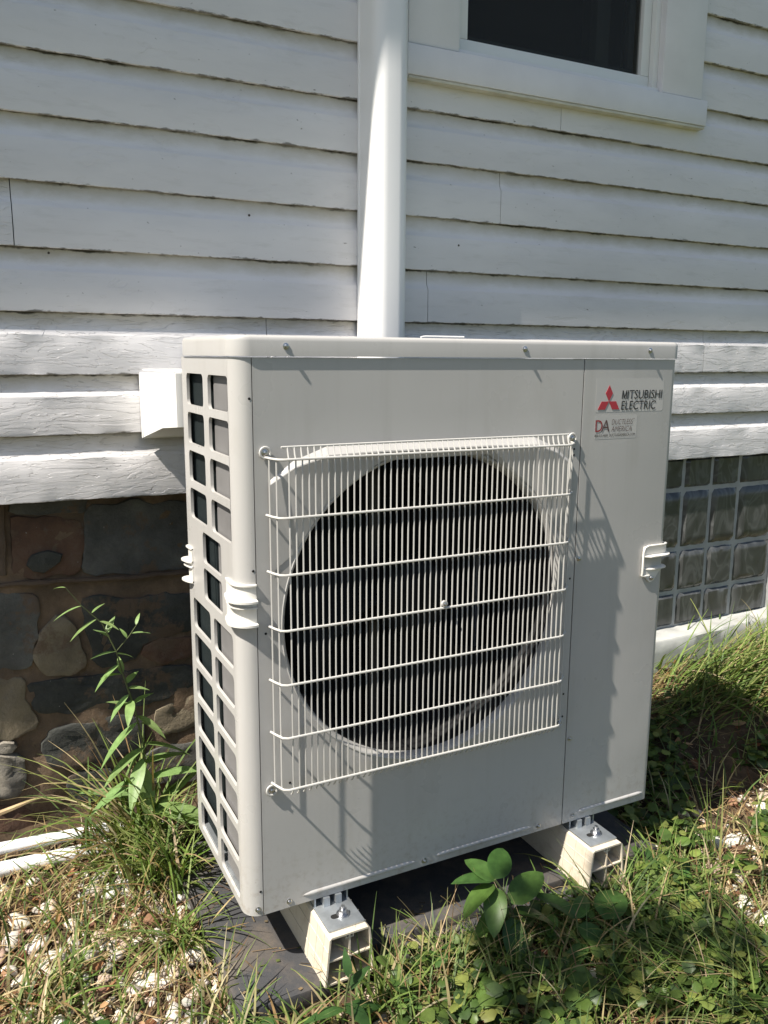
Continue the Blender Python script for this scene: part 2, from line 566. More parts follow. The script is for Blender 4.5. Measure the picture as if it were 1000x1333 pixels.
# joint heights read on the wall, continued upwards with the same exposure
joints = [.661, .811, .944, 1.079, 1.214, 1.348, 1.483, 1.608, 1.738]
while joints[-1] < 2.95:
    joints.append(joints[-1] + .132)

def board(x0, x1, zb, zt, weather, seed):
    e = zt - zb
    prof = [(.0120, .0015), (.003, .0), (.0005, .0012), (.0, .006), (.0, e * .35), (.0, e * .630), (.0007, e * .645), (.0038, e * .675), (.0072, e * .72), (.0090, e * .79), (.0100, e * .90), (.0108, e + .012)]
    n = max(4, int((x1 - x0) / .014))
    vs = []; uvs = []
    jag = .0016 if weather else .0006
    for i in range(n + 1):
        x = x0 + (x1 - x0) * i / n
        w = mnoise.noise(Vector((x * 1.3, seed * 3.1, 0))) * .0022
        j = fbm((x * 14, seed * 1.7, 3), 4) * jag
        j2 = fbm((x * 30, seed * 2.7, 9), 3) * jag * .6
        for k, (dy, dz) in enumerate(prof):
            yy = YW + dy + w * .5
            zz = zb + dz + w
            if k in (1, 2, 3):
                zz += j
                yy += j2
            if weather and k in (3, 4, 5, 6):
                yy += fbm((x * 16, seed, k * 1.9), 4) * .0010
                zz += fbm((x * 9, seed, 5), 3) * (.003 if k in (5, 6) else 0)
            vs.append((x, yy, zz))
            uvs.append((x, dz * .1335 / e))
    m = len(prof)
    fs = [(i * m + k, (i + 1) * m + k, (i + 1) * m + k + 1, i * m + k + 1) for i in range(n) for k in range(m - 1)]
    # end caps and back
    for i in (0, n):
        o = len(vs)
        for k in range(m):
            vs.append(vs[i * m + k]); uvs.append(uvs[i * m + k])
        vs.append((vs[i * m][0], YW + .0165, zb + e + .012)); uvs.append((x0, .1335))
        vs.append((vs[i * m][0], YW + .0165, zb + .003)); uvs.append((x0, 0))
        fs.append(tuple(range(o, o + m + 2)) if i == n else tuple(range(o + m + 1, o - 1, -1)))
    me = bpy.data.meshes.new('siding_board')
    me.from_pydata(vs, [], fs)
    me.materials.append(M['board_weathered' if weather else 'board'])
    ul = me.uv_layers.new(name='uv')
    li = np.empty(len(me.loops), dtype=np.int32)
    me.loops.foreach_get('vertex_index', li)
    ul.data.foreach_set('uv', np.array(uvs, dtype=np.float32)[li].ravel())
    me.polygons.foreach_set('use_smooth', [len(p.vertices) == 4 for p in me.polygons])
    me.set_sharp_from_angle(angle=math.radians(50))
    o = bpy.data.objects.new('siding_board', me)
    COL.objects.link(o)
    o.parent = house
    return o

XL, XR = -2.6, 5.2
cuts = {0: [(-1.1, 2.9)], }
butts = [[-1.5, .62, 3.4], [-1.2, 1.3, 4.0], [-2.0, .30, 1.786, 3.6], [-1.7, .75, 3.0], [-.257, 2.9], [-1.9, .974, 4.1], [-1.1, 3.1], [-1.6, 1.167, 3.9], [-1.3, 3.3], [-1.9, 2.6], [-1.0, 2.9], [-2.1, 3.6]]
wx0, wx1, wz0 = .672, 1.700, 1.70          # window casing area left free of boards
seed = 0
for i in range(len(joints) - 1):
    zb, zt = joints[i], joints[i + 1]
    bs = [XL] + butts[i % len(butts)] + [XR]
    for a, b in zip(bs[:-1], bs[1:]):
        seed += 1
        a1, b1 = a + .0010, b - .0010
        segs = [(a1, b1)]
        if zt > wz0 + .06:
            if b1 > wx0 + .03 and a1 < wx1 - .03:
                segs = []
                if a1 < wx0 + .03: segs.append((a1, wx0 + .03))
                if b1 > wx1 - .03: segs.append((wx1 - .03, b1))
        wth = i < 3 or (i == 4 and a == XL)
        for sgm in segs:
            if sgm[1] - sgm[0] > .02:
                board(sgm[0], sgm[1], zb, zt, wth, seed)
# sheathing behind the boards
mb = MB()
mb.box((XL, YW + .017, .664), (wx0 + .06, YW + .20, 3.0))
mb.box((wx1 - .06, YW + .017, .664), (XR, YW + .20, 3.0))
mb.box((wx0 + .06, YW + .017, .664), (wx1 - .06, YW + .20, 1.74))
mb.build('sheathing', 'house_dark', house)
# eave and roof edge above the frame
mb = MB()
mb.box((-9, .418, 2.98), (12, YW + .2, 3.0)); mb.build('soffit', 'trim', house)
mb = MB()
mb.box((-9, .405, 2.97), (12, .4175, 3.14)); mb.build('fascia', 'trim', house)
mb = MB()
mb.prism([(.385, 3.145), (.385, 3.16), (3.4, 4.9), (6.4, 3.16), (6.4, 3.145), (.8, 3.145)], 0, -9, 12); mb.build('roof', simple('roof_shingle', (.06, .06, .065), .9), house)

# --- nails in the boards
nail_m = simple('rusty_nail', (.06, .045, .035), .8)
for (x, z) in [(-.19, 1.203), (.842, 1.283), (.26, 1.315), (-.3, 1.31), (.672, 1.655)]:
    mb = MB()
    n = 7
    vsn = [(x + .0024 * math.cos(k * 2 * math.pi / n) * (1 + .4 * random.random()), YW - .0012, z + .0028 * math.sin(k * 2 * math.pi / n)) for k in range(n)]
    mb.add(vsn + [(p[0], YW + .001, p[2]) for p in vsn], [tuple(range(n))] + [(k, (k + 1) % n, n + (k + 1) % n, n + k) for k in range(n)])
    mb.build('nail_head', nail_m, house)

# --- upper window
win = MB(); win.bbox((.672, .678, 1.752), (.818, .725, 2.75), .003); win = win.build('window', 'trim', house)
def wpart(name, m, a, b, r=.002):
    q = MB(); q.bbox(a, b, r); return q.build(name, m, win)
wpart('casing', 'trim', (1.512, .678, 1.752), (1.672, .725, 2.75), .003)
wpart('casing', 'trim', (.815, .680, 2.62), (1.515, .725, 2.75), .003)
wpart('apron', 'trim', (.667, .672, 1.678), (1.692, .735, 1.750), .003)
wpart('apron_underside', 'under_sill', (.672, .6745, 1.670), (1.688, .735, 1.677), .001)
wpart('sill', 'trim', (.822, .690, 1.751), (1.510, .84, 1.764), .002)
wpart('jamb', 'sash', (1.494, .700, 1.764), (1.512, .84, 2.62))
wpart('jamb', 'sash', (.818, .700, 1.764), (.834, .84, 2.62))
wpart('jamb', 'trim', (.834, .700, 2.60), (1.494, .84, 2.62))
wpart('sash_rail', 'sash', (.836, .716, 1.770), (1.492, .745, 1.800))
wpart('sash_stile', 'sash', (.836, .7165, 1.8005), (.866, .745, 2.60))
wpart('sash_stile', 'sash', (1.462, .7165, 1.8005), (1.492, .745, 2.60))
wpart('sash_rail', 'sash', (.8665, .7165, 2.565), (1.4615, .745, 2.60))
wpart('screen_frame', 'screen', (.868, .748, 1.802), (1.460, .765, 1.822))
wpart('screen_frame', 'screen', (.868, .748, 1.8225), (.888, .765, 2.56))
wpart('screen_frame', 'screen', (1.436, .748, 1.8225), (1.460, .765, 2.56))
wpart('inner_stile', 'screen', (1.36, .800, 1.79), (1.41, .83, 2.56))
q = MB(); q.add([(.866, .736, 1.80), (1.462, .736, 1.80), (1.462, .736, 2.565), (.866, .736, 2.565)], [(0, 1, 2, 3)]); q.build('pane', 'glass', win)
q = MB()
q.add([(.84, .84, 1.74), (1.50, .84, 1.74), (1.50, .84, 2.62), (.84, .84, 2.62), (.3, 2.4, 1.2), (2.6, 2.4, 1.2), (2.6, 2.4, 2.9), (.3, 2.4, 2.9)],
      [(4, 5, 6, 7), (0, 1, 5, 4), (1, 2, 6, 5), (2, 3, 7, 6), (3, 0, 4, 7)])
q.build('dark_interior', 'room', win)
q = MB(); q.add([(.866, .7305, 1.80), (1.462, .7305, 1.80), (1.462, .7305, 2.565), (.866, .7305, 2.565)], [(0, 1, 2, 3)]); q.build('insect_screen', 'mesh_screen', win)

# --- stone foundation
fnd = MB()
fx0, fx1 = -2.6, 5.2
gx0, gx1 = 1.372, 2.262
def wall_sheet(x0, x1, z0, z1, st=.012):
    nx_ = max(2, int((x1 - x0) / st)); nz_ = max(2, int((z1 - z0) / st))
    vs = []
    for j in range(nz_ + 1):
        for i in range(nx_ + 1):
            x = x0 + (x1 - x0) * i / nx_; z = z0 + (z1 - z0) * j / nz_
            vs.append((x, YF + .004 + .010 * fbm((x * 7, z * 7, 1), 4), z))
    w = nx_ + 1
    fnd.add(vs, [(j * w + i, j * w + i + 1, (j + 1) * w + i + 1, (j + 1) * w + i) for j in range(nz_) for i in range(nx_)], True)
wall_sheet(-.8, .25, -.26, .668)
wall_sheet(-2.6, -.8, -.26, .668, .05)
wall_sheet(.25, gx0, -.26, .668, .03)
wall_sheet(gx1, 5.2, -.26, .668, .03)
wall_sheet(gx0, gx1, -.26, .06, .03)
fnd = fnd.build('foundation', 'mortar', house)

def stone(poly, m, proud=.010, rough=.006, nm='stone', step=.016):
    # outline resampled and roughened
    pts = []
    k = len(poly)
    for i in range(k):
        a = Vector(poly[i]); b = Vector(poly[(i + 1) % k])
        n = max(1, int((b - a).length / step))
        for t in range(n):
            pts.append(a.lerp(b, t / n))
    # soften corners
    for _ in range(2):
        pts = [(pts[i - 1] + pts[i] * 4 + pts[(i + 1) % len(pts)]) / 6 for i in range(len(pts))]
    c = sum(pts, Vector((0, 0))) / len(pts)
    pts = [p + (p - c).normalized() * (.006 + .013 * fbm((p.x * 22, p.y * 22, 5), 5)) for p in pts]
    n = len(pts)
    rings = [(1.0, .022), (.996, -.3 * proud), (.98, -.8 * proud), (.92, -proud), (.70, -proud * 1.02), (.45, -proud * 1.02), (.2, -proud * 1.02)]
    vs = []
    for s, dy in rings:
        for p in pts:
            q = c + (p - c) * s
            amp = 0 if s == 1.0 else rough
            vs.append((q.x, YF + .004 + dy + amp * fbm((q.x * 22 + 4, q.y * 22, 7), 4), q.y))
    fs = []
    for r in range(len(rings) - 1):
        for i in range(n):
            fs.append((r * n + i, r * n + (i + 1) % n, (r + 1) * n + (i + 1) % n, (r + 1) * n + i))
    fs.append(tuple((len(rings) - 1) * n + i for i in range(n)))
    q = MB(); q.add(vs, fs, True)
    return q.build(nm, m, fnd)

ST = {
 'B': ([(-0.3, 0.614), (-0.145, 0.6), (-0.146, 0.542), (-0.168, 0.465), (-0.268, 0.472), (-0.300, 0.486)], 'stone_red'),
 'C': ([(-0.128, 0.628), (0.125, 0.624), (0.120, 0.455), (-0.027, 0.456), (-0.145, 0.468), (-0.143, 0.543)], 'stone_grey'),
 'C2': ([(-0.298, 0.652), (-0.135, 0.650), (-0.137, 0.615), (-0.3, 0.624)], 'stone_grey'),
 'D': ([(-0.395, 0.44), (-0.304, 0.438), (-0.262, 0.428), (-0.264, 0.321), (-0.290, 0.245), (-0.400, 0.250)], 'stone_grey'),
 'E': ([(-0.250, 0.341), (-0.219, 0.368), (-0.179, 0.348), (-0.168, 0.279), (-0.150, 0.220), (-0.246, 0.218), (-0.278, 0.272)], 'stone_tan'),
 'F': ([(-0.160, 0.405), (-0.092, 0.404), (-0.055, 0.385), (0.035, 0.383), (0.115, 0.385), (0.110, 0.282), (-0.02, 0.275), (-0.035, 0.232), (-0.118, 0.215), (-0.150, 0.300)], 'stone_dark'),
 'G': ([(-0.012, 0.262), (0.03, 0.270), (0.100, 0.262), (0.105, 0.210), (0.015, 0.207), (-0.020, 0.237)], 'stone_red'),
 'H': ([(-0.295, 0.205), (-0.238, 0.207), (-0.125, 0.200), (-0.005, 0.200), (0.108, 0.190), (0.107, 0.129), (-0.017, 0.102), (-0.183, 0.113), (-0.275, 0.124)], 'stone_dark'),
 'I': ([(-0.400, 0.236), (-0.305, 0.222), (-0.300, 0.154), (-0.270, 0.107), (-0.305, 0.080), (-0.400, 0.080)], 'stone_tan'),
 'J': ([(-0.262, 0.066), (-0.197, 0.083), (-0.07, 0.080), (-0.025, 0.054), (-0.035, -0.017), (-0.16, -0.032), (-0.250, -0.021), (-0.264, 0.025)], 'stone_dark'),
 'K': ([(-0.405, 0.040), (-0.349, 0.036), (-0.318, 0.014), (-0.313, -0.042), (-0.339, -0.073), (-0.409, -0.069)], 'stone_pale'),
 'K2': ([(-0.374, 0.072), (-0.335, 0.066), (-0.325, 0.054), (-0.343, 0.045), (-0.376, 0.047)], 'stone_pale'),
 'L': ([(-0.212, -0.057), (-0.186, -0.047), (-0.117, -0.058), (-0.113, -0.126), (-0.178, -0.128), (-0.213, -0.104)], 'stone_dark'),
 'M': ([(-0.411, -0.095), (-0.312, -0.110), (-0.290, -0.150), (-0.316, -0.199), (-0.416, -0.190)], 'stone_red'),
 'N': ([(0.010, 0.080), (0.112, 0.105), (0.112, 0.018), (0.010, 0.010)], 'stone_tan'),
 'N2': ([(-0.020, -0.035), (0.110, -0.025), (0.110, -0.140), (-0.026, -0.115)], 'stone_grey'),
}
for k, (poly, m) in ST.items():
    stone(poly, m, proud=.013 if k in ('K', 'K2') else .0060, rough=.012 if k in ('K', 'K2') else .006)
stone([(-0.278, 0.524), (-0.229, 0.53), (-0.190, 0.524), (-0.202, 0.499), (-0.238, 0.486), (-0.276, 0.495)], 'stone_dark', .016, .004)
kinds = ['stone_grey', 'stone_dark', 'stone_red', 'stone_tan', 'stone_grey']
def fill(xa, xb):
    z = -.20
    rows = [.17, .16, .14, .19, .18]
    for rh in rows:
        x = xa
        while x < xb - .06:
            w = min(random.uniform(.14, .32), xb - x)
            gp = .012
            z1 = min(z + rh, .66)
            stone([(x + gp, z + gp), (x + w * .5, z + gp * random.uniform(.5, 2)), (x + w - gp, z + gp), (x + w - gp * random.uniform(.6, 1.8), z1 - gp), (x + w * .5, z1 - gp * random.uniform(.5, 2)), (x + gp, z1 - gp)],
                  random.choice(kinds), .005, .005, step=.03)
            x += w
        z += rh
fill(-.95, -.42); fill(.13, 1.36); fill(2.30, 3.3)
# raised mortar ribbons
def ribbon(pts, r):
    q = MB()
    P_ = []
    for (a, b) in zip(pts[:-1], pts[1:]):
        for t in range(14):
            s = t / 14
            x = a[0] + (b[0] - a[0]) * s; z = a[1] + (b[1] - a[1]) * s
            P_.append((x + .003 * fbm((x * 20, z * 20, 0), 3), YF - .004 + .003 * fbm((x * 15, z * 9, 4), 3), z + .003 * fbm((x * 18, z * 9, 8), 3)))
    q.tube(P_, r, 7, radii=[r * (1 + .35 * fbm((p[0] * 30, p[2] * 30, 1), 3)) for p in P_])
    return q.build('mortar_joint', 'mortar_pale', fnd)
ribbon([(-.316, .655), (-.322, .56), (-.326, .478)], .0075)
ribbon([(-.42, .462), (-.25, .456), (-.05, .444), (.14, .440)], .0065)

# --- glass block window with its painted curb
gy = .735
blk = MB()
blk.box((gx0, gy + .006, .056), (gx1, gy + .075, .668))
gbw = blk.build('glass_block_window', 'grout', house)
colx = [1.375, 1.510, 1.645, 1.778, 1.911, 2.046, 2.236]
rowz = [.068, .192, .345, .552, .668]
for i in range(6):
    for j in range(4):
        x0_, x1_, z0_, z1_ = colx[i] + .005, colx[i + 1] - .005, rowz[j] + .005, rowz[j + 1] - .005
        if z1_ > .661: z1_ = .661
        q = MB()
        n = 10
        vs = []
        for b_ in range(n + 1):
            for a_ in range(n + 1):
                u_ = a_ / n * 2 - 1; w_ = b_ / n * 2 - 1
                e_ = max(abs(u_), abs(w_))
                d = .012 * max(0, (e_ - .78) / .22) ** 2
                vs.append((x0_ + (x1_ - x0_) * a_ / n, gy - .004 + d + .0018 * fbm((a_ * .4 + i * 3, b_ * .3 + j * 5, 1), 2), z0_ + (z1_ - z0_) * b_ / n))
        fs = [(b_ * (n + 1) + a_, b_ * (n + 1) + a_ + 1, (b_ + 1) * (n + 1) + a_ + 1, (b_ + 1) * (n + 1) + a_) for a_ in range(n) for b_ in range(n)]
        q.add(vs, fs, True)
        q.build('glass_block', 'glass_block', gbw)
q = MB(); q.bbox((2.240, gy - .012, .07), (2.262, gy + .02, .662), .003); q.build('window_edge_trim', 'grout', gbw)
# curb
q = MB()
n = 90
prof = [(YF, -.20), (.652, -.20), (.650, .020), (.651, .056), (.656, .062), (.70, .064), (YF, .066)]
vs = []
for i in range(n + 1):
    x = 1.30 + (3.2 - 1.30) * i / n
    for k, (y, z) in enumerate(prof):
        vs.append((x, y + (.002 * fbm((x * 9, z * 9, k), 4) if 0 < k < 6 else 0), z + (.0016 * fbm((x * 12, 1, 3), 4) if k > 2 else 0) + .010 * (x - 1.65) / .5 * (1 if k > 1 else 0)))
m_ = len(prof)
q.add(vs, [(i * m_ + k, (i + 1) * m_ + k, (i + 1) * m_ + k + 1, i * m_ + k + 1) for i in range(n) for k in range(m_ - 1)] + [tuple(range(m_)), tuple(n * m_ + k for k in range(m_))], True)
q.build('window_curb', 'curb', house)

# ------------------------------------------------------------------ white pipe cover on the wall
q = MB()
px0, px1, py0 = .542, .646, .602
pr = []
rr = .034
for k in range(9):
    a = math.pi - math.pi / 2 * k / 8
    pr.append((px0 + .004 + rr + rr * math.cos(a), py0 + rr - rr * math.sin(a)))
for k in range(9):
    a = math.pi / 2 - math.pi / 2 * k / 8
    pr.append((px1 - .004 - rr + rr * math.cos(a), py0 + rr - rr * math.sin(a)))
pr += [(px1 - .002, .690), (px1, .692), (px1, .699), (px0, .699), (px0, .692), (px0 + .002, .690)]
q.prism(pr, 2, .64, 2.97, True)
pc = q.build('pipe_cover', 'pvc')
tag(pc, 'tall white vertical line-set cover fixed to the clapboards above the unit', 'pipe cover')

# white cover box from the wall towards the unit
sb = empty('side_duct_cover', 'white box-shaped duct cover running from the wall to the left back of the unit', 'duct cover')
q = MB()
q.prism([(.690, .943), (.40, .950), (.345, .954), (.345, .850), (.48, .838), (.66, .806), (.690, .800)], 0, -.010, .095)
q.build('cover', 'box', sb)
q = MB(); q.bbox((-.013, .686, .798), (.100, .6985, .948), .002); q.build('wall_flange', 'box', sb)
q = MB(); q.box((-.0115, .352, .9545), (.096, .66, .9575)); q.build('lid_strip', 'box', sb)

# ------------------------------------------------------------------ outdoor unit
W, D, H = .950, .334, 1.021
HB = .986                       # top of the body
RC = .030                       # corner radius of the side panel
unit = empty('outdoor_unit', 'beige heat pump unit with a round fan behind its wire grille, on two cream feet', 'heat pump')

def shell(path, z0, z1, t, name, m, zsteps=1):
    """a bent sheet following a plan path of (x,y,nx,ny)"""
    q = MB()
    vs = []
    zs = [z0 + (z1 - z0) * k / zsteps for k in range(zsteps + 1)]
    for (x, y, nx_, ny_) in path:
        for z in zs: vs.append((x, y, z))
        for z in zs[::-1]: vs.append((x - nx_ * t, y - ny_ * t, z))
    m_ = 2 * len(zs)
    fs = [(i * m_ + k, (i + 1) * m_ + k, (i + 1) * m_ + (k + 1) % m_, i * m_ + (k + 1) % m_) for i in range(len(path) - 1) for k in range(m_)]
    fs += [tuple(range(m_)), tuple((len(path) - 1) * m_ + k for k in range(m_))]
    q.add(vs, fs, True)
    return q.build(name, m, unit)

# side panel: pierced left face + rounded front corner + strip at the front
side = MB()
T = .0055
holes = []
for k in range(4):
    zt_ = .956 - .0725 * k
    holes.append((.182, .300, zt_ - .0585, zt_)); holes.append((.029, .150, zt_ - .0585, zt_))
holes.append((.096, .219, .607, .666)); holes.append((.096, .219, .537, .597))
for k in range(7):
    zt_ = .517 - .0735 * k
    holes.append((.182, .306, zt_ - .0605, zt_)); holes.append((.038, .158, zt_ - .0605, zt_))

def pierced(ya, yb, za, zb, hs, r=.010):
    """flat face x=0 with rounded-rectangular holes; built with a triangulated 2D fill"""
    bm = bmesh.new()
    def loop(pts):
        v = [bm.verts.new((0, p[0], p[1])) for p in pts]
        return [bm.edges.new((v[i], v[(i + 1) % len(v)])) for i in range(len(v))], v
    ed, _ = loop([(ya, za), (yb, za), (yb, zb), (ya, zb)])
    loops = []
    for (y0_, y1_, z0_, z1_) in hs:
        e, v = loop(rrect(y0_, y1_, z0_, z1_, r, 4)[::-1])
        ed += e; loops.append([tuple(p.co) for p in v])
    bmesh.ops.triangle_fill(bm, edges=ed, use_beauty=True, use_dissolve=False)
    return bm, loops
bm, loops = pierced(RC, D, 0.0, HB, holes)
side.bm(bm)
bm, _ = pierced(RC, D, 0.0, HB, holes)
for v in bm.verts: v.co.x = T
side.bm(bm)
for lp in loops:
    n = len(lp)
    # slight rolled edge
    cy = sum(p[1] for p in lp) / n; cz = sum(p[2] for p in lp) / n
    side.add([(0, p[1], p[2]) for p in lp] + [(T, p[1], p[2]) for p in lp], [(i, (i + 1) % n, n + (i + 1) % n, n + i) for i in range(n)], True)
nseg = 10
cor = []
for k in range(nseg + 1):
    a = math.pi + math.pi / 2 * k / nseg
    cor.append((RC + RC * math.cos(a), RC + RC * math.sin(a), math.cos(a), math.sin(a)))
cor.append((.0307, 0, 0, -1))
vs = []
for (x, y, nx_, ny_) in cor:
    vs += [(x, y, 0), (x, y, HB), (x - nx_ * .002, y - ny_ * .002, HB), (x - nx_ * .002, y - ny_ * .002, 0)]
side.add(vs, [(i * 4 + k, (i + 1) * 4 + k, (i + 1) * 4 + (k + 1) % 4, i * 4 + (k + 1) % 4) for i in range(len(cor) - 1) for k in range(4)] + [tuple((len(cor) - 1) * 4 + k for k in range(4))], True)
side.box((0.0, D - .0005, 0), (.030, D + .0015, HB))
side_o = side.build('side_panel', 'ac', unit)

# front panel with its round opening
X0, X1 = .0322, .7015
CX, CZ, RO = .372, .530, .287
bm = bmesh.new()
def eloop(pts, y=0.0):
    v = [bm.verts.new((p[0], y, p[1])) for p in pts]
    return [bm.edges.new((v[i], v[(i + 1) % len(v)])) for i in range(len(v))]
R1 = .2985
circ = lambda r, n=96: [(CX + r * math.cos(2 * math.pi * k / n), CZ + r * math.sin(2 * math.pi * k / n)) for k in range(n)]
ed = eloop([(X0, 0.0), (X1, 0.0), (X1, HB), (X0, HB)]) + eloop(circ(R1))
bmesh.ops.triangle_fill(bm, edges=ed, use_beauty=True, use_dissolve=False)
front = MB(); front.bm(bm)
ringp = [(R1, 0.0), (.2972, -.0010), (.2955, -.0008), (.2935, .0010), (.2915, .0040), (.2898, .0085), (.2888, .0150), (.2884, .0175)]
n = 96
vs = [(CX + r * math.cos(2 * math.pi * k / n), y, CZ + r * math.sin(2 * math.pi * k / n)) for r, y in ringp for k in range(n)]
front.add(vs, [(i * n + k, i * n + (k + 1) % n, (i + 1) * n + (k + 1) % n, (i + 1) * n + k) for i in range(len(ringp) - 1) for k in range(n)], True)
# returns at the edges of the sheet
for (a, b) in (((X0, 0.0001, 0), (X0 + .0012, .012, HB)), ((X1 - .0012, .0001, 0), (X1, .012, HB)), ((X0 + .0013, .0001, 0), (X1 - .0013, .012, .0012)), ((X0 + .0013, .0001, HB - .0012), (X1 - .0013, .012, HB))):
    front.box(a, b)
front_o = front.build('front_panel', 'ac', unit)
# raised shelf above the fan (tapers to the panel lower down)
q = MB()
outl = [(.056, .784), (.100, .816), (.158, .837), (.26, .840), (.48, .840), (.590, .837), (.640, .816), (.682, .784)]
HK = [.35, .7, 1, 1, 1, 1, .7, .35]
vs = [(x, -.0002, z + .002) for x, z in outl] + [(x, -.0115 * kf, z - .0110 * kf) for (x, z), kf in zip(outl, HK)] + [(x, -.0120 * kf, z - .0135 * kf) for (x, z), kf in zip(outl, HK)]
low = []
for x, z in outl:
    dx = x - CX
    zz = CZ + math.sqrt(max(0, (R1 + .004) ** 2 - dx * dx)) if abs(dx) < R1 else CZ + .10
    zz = min(zz, z - .020)
    low.append((x, -.0015 if zz < .8 else -.006, zz))
vs += low
m_ = len(outl)
q.add(vs, [(r * m_ + i, r * m_ + i + 1, (r + 1) * m_ + i + 1, (r + 1) * m_ + i) for r in range(3) for i in range(m_ - 1)], False)
q.build('fan_hood', 'ac', front_o)

def ridge(x0, x1, z, nm='pressed_ridge', par=None):
    q = MB()
    prof = [(0.0, -.0048), (-.0022, -.003), (-.0032, 0), (-.0022, .003), (0.0, .0048)]
    vs = []; nn = 24
    for i in range(nn + 1):
        t = i / nn
        s = min(1, min(t, 1 - t) * nn / 1.5)
        for dy, dz in prof:
            vs.append((x0 + (x1 - x0) * t, dy * s - .0002, z + dz * s))
    q.add(vs, [(i * 5 + k, (i + 1) * 5 + k, (i + 1) * 5 + k + 1, i * 5 + k + 1) for i in range(nn) for k in range(4)], True)
    return q.build(nm, 'ac', par or unit)
ridge(.105, .345, .0155, par=front_o); ridge(.385, .622, .0155, par=front_o)

# service panel at the right with rounded right corner, and right side
RR = .016
path = [(.7040, 0, 0, -1), (.72, 0, 0, -1), (W - RR, 0, 0, -1)]
for k in range(1, 7):
    a = -math.pi / 2 + math.pi / 2 * k / 6
    path.append((W - RR + RR * math.cos(a), RR + RR * math.sin(a), math.cos(a), math.sin(a)))
path.append((W, .045, 1, 0))
serv = shell(path, 0, HB, .002, 'service_panel', 'ac', 1)
ridge(.742, .932, .0185, par=serv)
q = MB(); q.box((W - .0018, .047, 0), (W, D, HB)); right_o = q.build('right_panel', 'ac', unit)
# back panel frame and base pan, inner dark box
q = MB(); q.box((.62, D - .002, .001), (W - .002, D - .0004, HB - .001)); q.build('back_panel', 'ac', unit)
q = MB(); q.box((.006, .0125, .001), (W - .0022, D - .0025, .020)); q.build('base_pan', 'galv', unit)
q = MB(); q.box((.690, .0125, .021), (.694, D - .003, HB - .002)); q.build('inner_divider', 'black_plastic', unit)
# L-shaped coil: left and back
q = MB()
q.box((.016, .188, .022), (.060, D - .006, HB - .004))
q.box((.0605, D - .045, .022), (.655, D - .006, HB - .004))
coil = q.build('coil', 'coil', unit)
q = MB()
for k in range(54):
    yk = .190 + k * .00250
    q.box((.0132, yk, .024), (.0158, yk + .0007, HB - .006))
for k in range(200):
    xk = .064 + k * .0029
    q.box((xk, D - .0485, .024), (xk + .0006, D - .0452, HB - .006))
q.build('coil_fins', 'coil', coil, kind='stuff')
q = MB()
q.box((.0105, .0325, .022), (.0120, .150, HB - .004))
q.build('coil_end_plate', 'plate', unit)
q = MB(); q.box((.018, .151, .022), (.069, .166, HB - .004)); q.build('coil_return_cover', 'black_plastic', unit)

# lid
q = MB()
ov = .0035
def lid_outline(o, r):
    pts = []
    for cx, cy, a0, rr_ in ((W + o - r * .6, D + o - r * .6, 0, r * .6), (-o + r, D + o - r, 90, r), (-o + r, -o + r, 180, r), (W + o - r * .6, -o + r * .6, 270, r * .6)):
        for k in range(9):
            a = math.radians(a0 + 90 * k / 8)
            pts.append((cx + rr_ * math.cos(a), cy + rr_ * math.sin(a)))
    return pts
lv = []
prof = [(.0035, HB + .002), (.0035, HB + .026), (.0028, HB + .0305), (.0005, HB + .0335), (-.004, HB + .0348), (-.010, HB + .035)]
no = len(lid_outline(0, .03))
for o, z in [(-.001, HB + .002)] + prof:
    lv += [(x, y, z) for x, y in lid_outline(o, RC + o)]
fs = [(i * no + k, i * no + (k + 1) % no, (i + 1) * no + (k + 1) % no, (i + 1) * no + k) for i in range(len(prof)) for k in range(no)]
fs += [tuple(len(prof) * no + k for k in range(no)), tuple(range(no))[::-1]]
q.add(lv, fs, True)
lid = q.build('lid', 'ac', unit)
q = MB(); q.tube([(.52, D - .01, H + .002), (.52, D - .01, H + .010), (.53, D - .01, H + .0115), (.63, D - .01, H + .0115)], .0016, 6); q.build('cable_clip', 'pvc', lid)

# screws
def make_screw(r=.0052):
    q = MB()
    pr = [(r, 0), (r, -.0012), (r * .62, -.0016), (r * .60, -.0042), (r * .35, -.0052)]
    n = 10
    vs = [(a * math.cos(2 * math.pi * k / n), b, a * math.sin(2 * math.pi * k / n)) for a, b in pr for k in range(n)]
    fs = [(i * n + k, i * n + (k + 1) % n, (i + 1) * n + (k + 1) % n, (i + 1) * n + k) for i in range(len(pr) - 1) for k in range(n)]
    fs.append(tuple((len(pr) - 1) * n + k for k in range(n)))
    q.add(vs, fs, True)
    q.box((-r * .45, -.0056, -.0005), (r * .45, -.0050, .0005)); q.box((-.0005, -.0057, -r * .45), (.0005, -.0051, r * .45))
    return q
proto = None
def screw(x, z, par, y=0.0, s=1.0, ry=None):
    global proto
    if proto is None:
        proto = make_screw().build('screw', 'screw', par); o = proto
    else:
        o = inst(proto, 'screw', par)
    o.location = (x, y, z); o.scale = (s, s, s)
    return o
for x in (.088, .557, .866): screw(x, 1.004, lid, -ov - .0002)
for x, z, p in [(.712, .588, serv), (.712, .196, serv), (.362, .0125, front_o), (.080, .0125, front_o), (.640, .0125, front_o), (.731, .0125, serv)]:
    screw(x, z, p, -.0002)
screw(.021, .014, side_o, 0.0010)
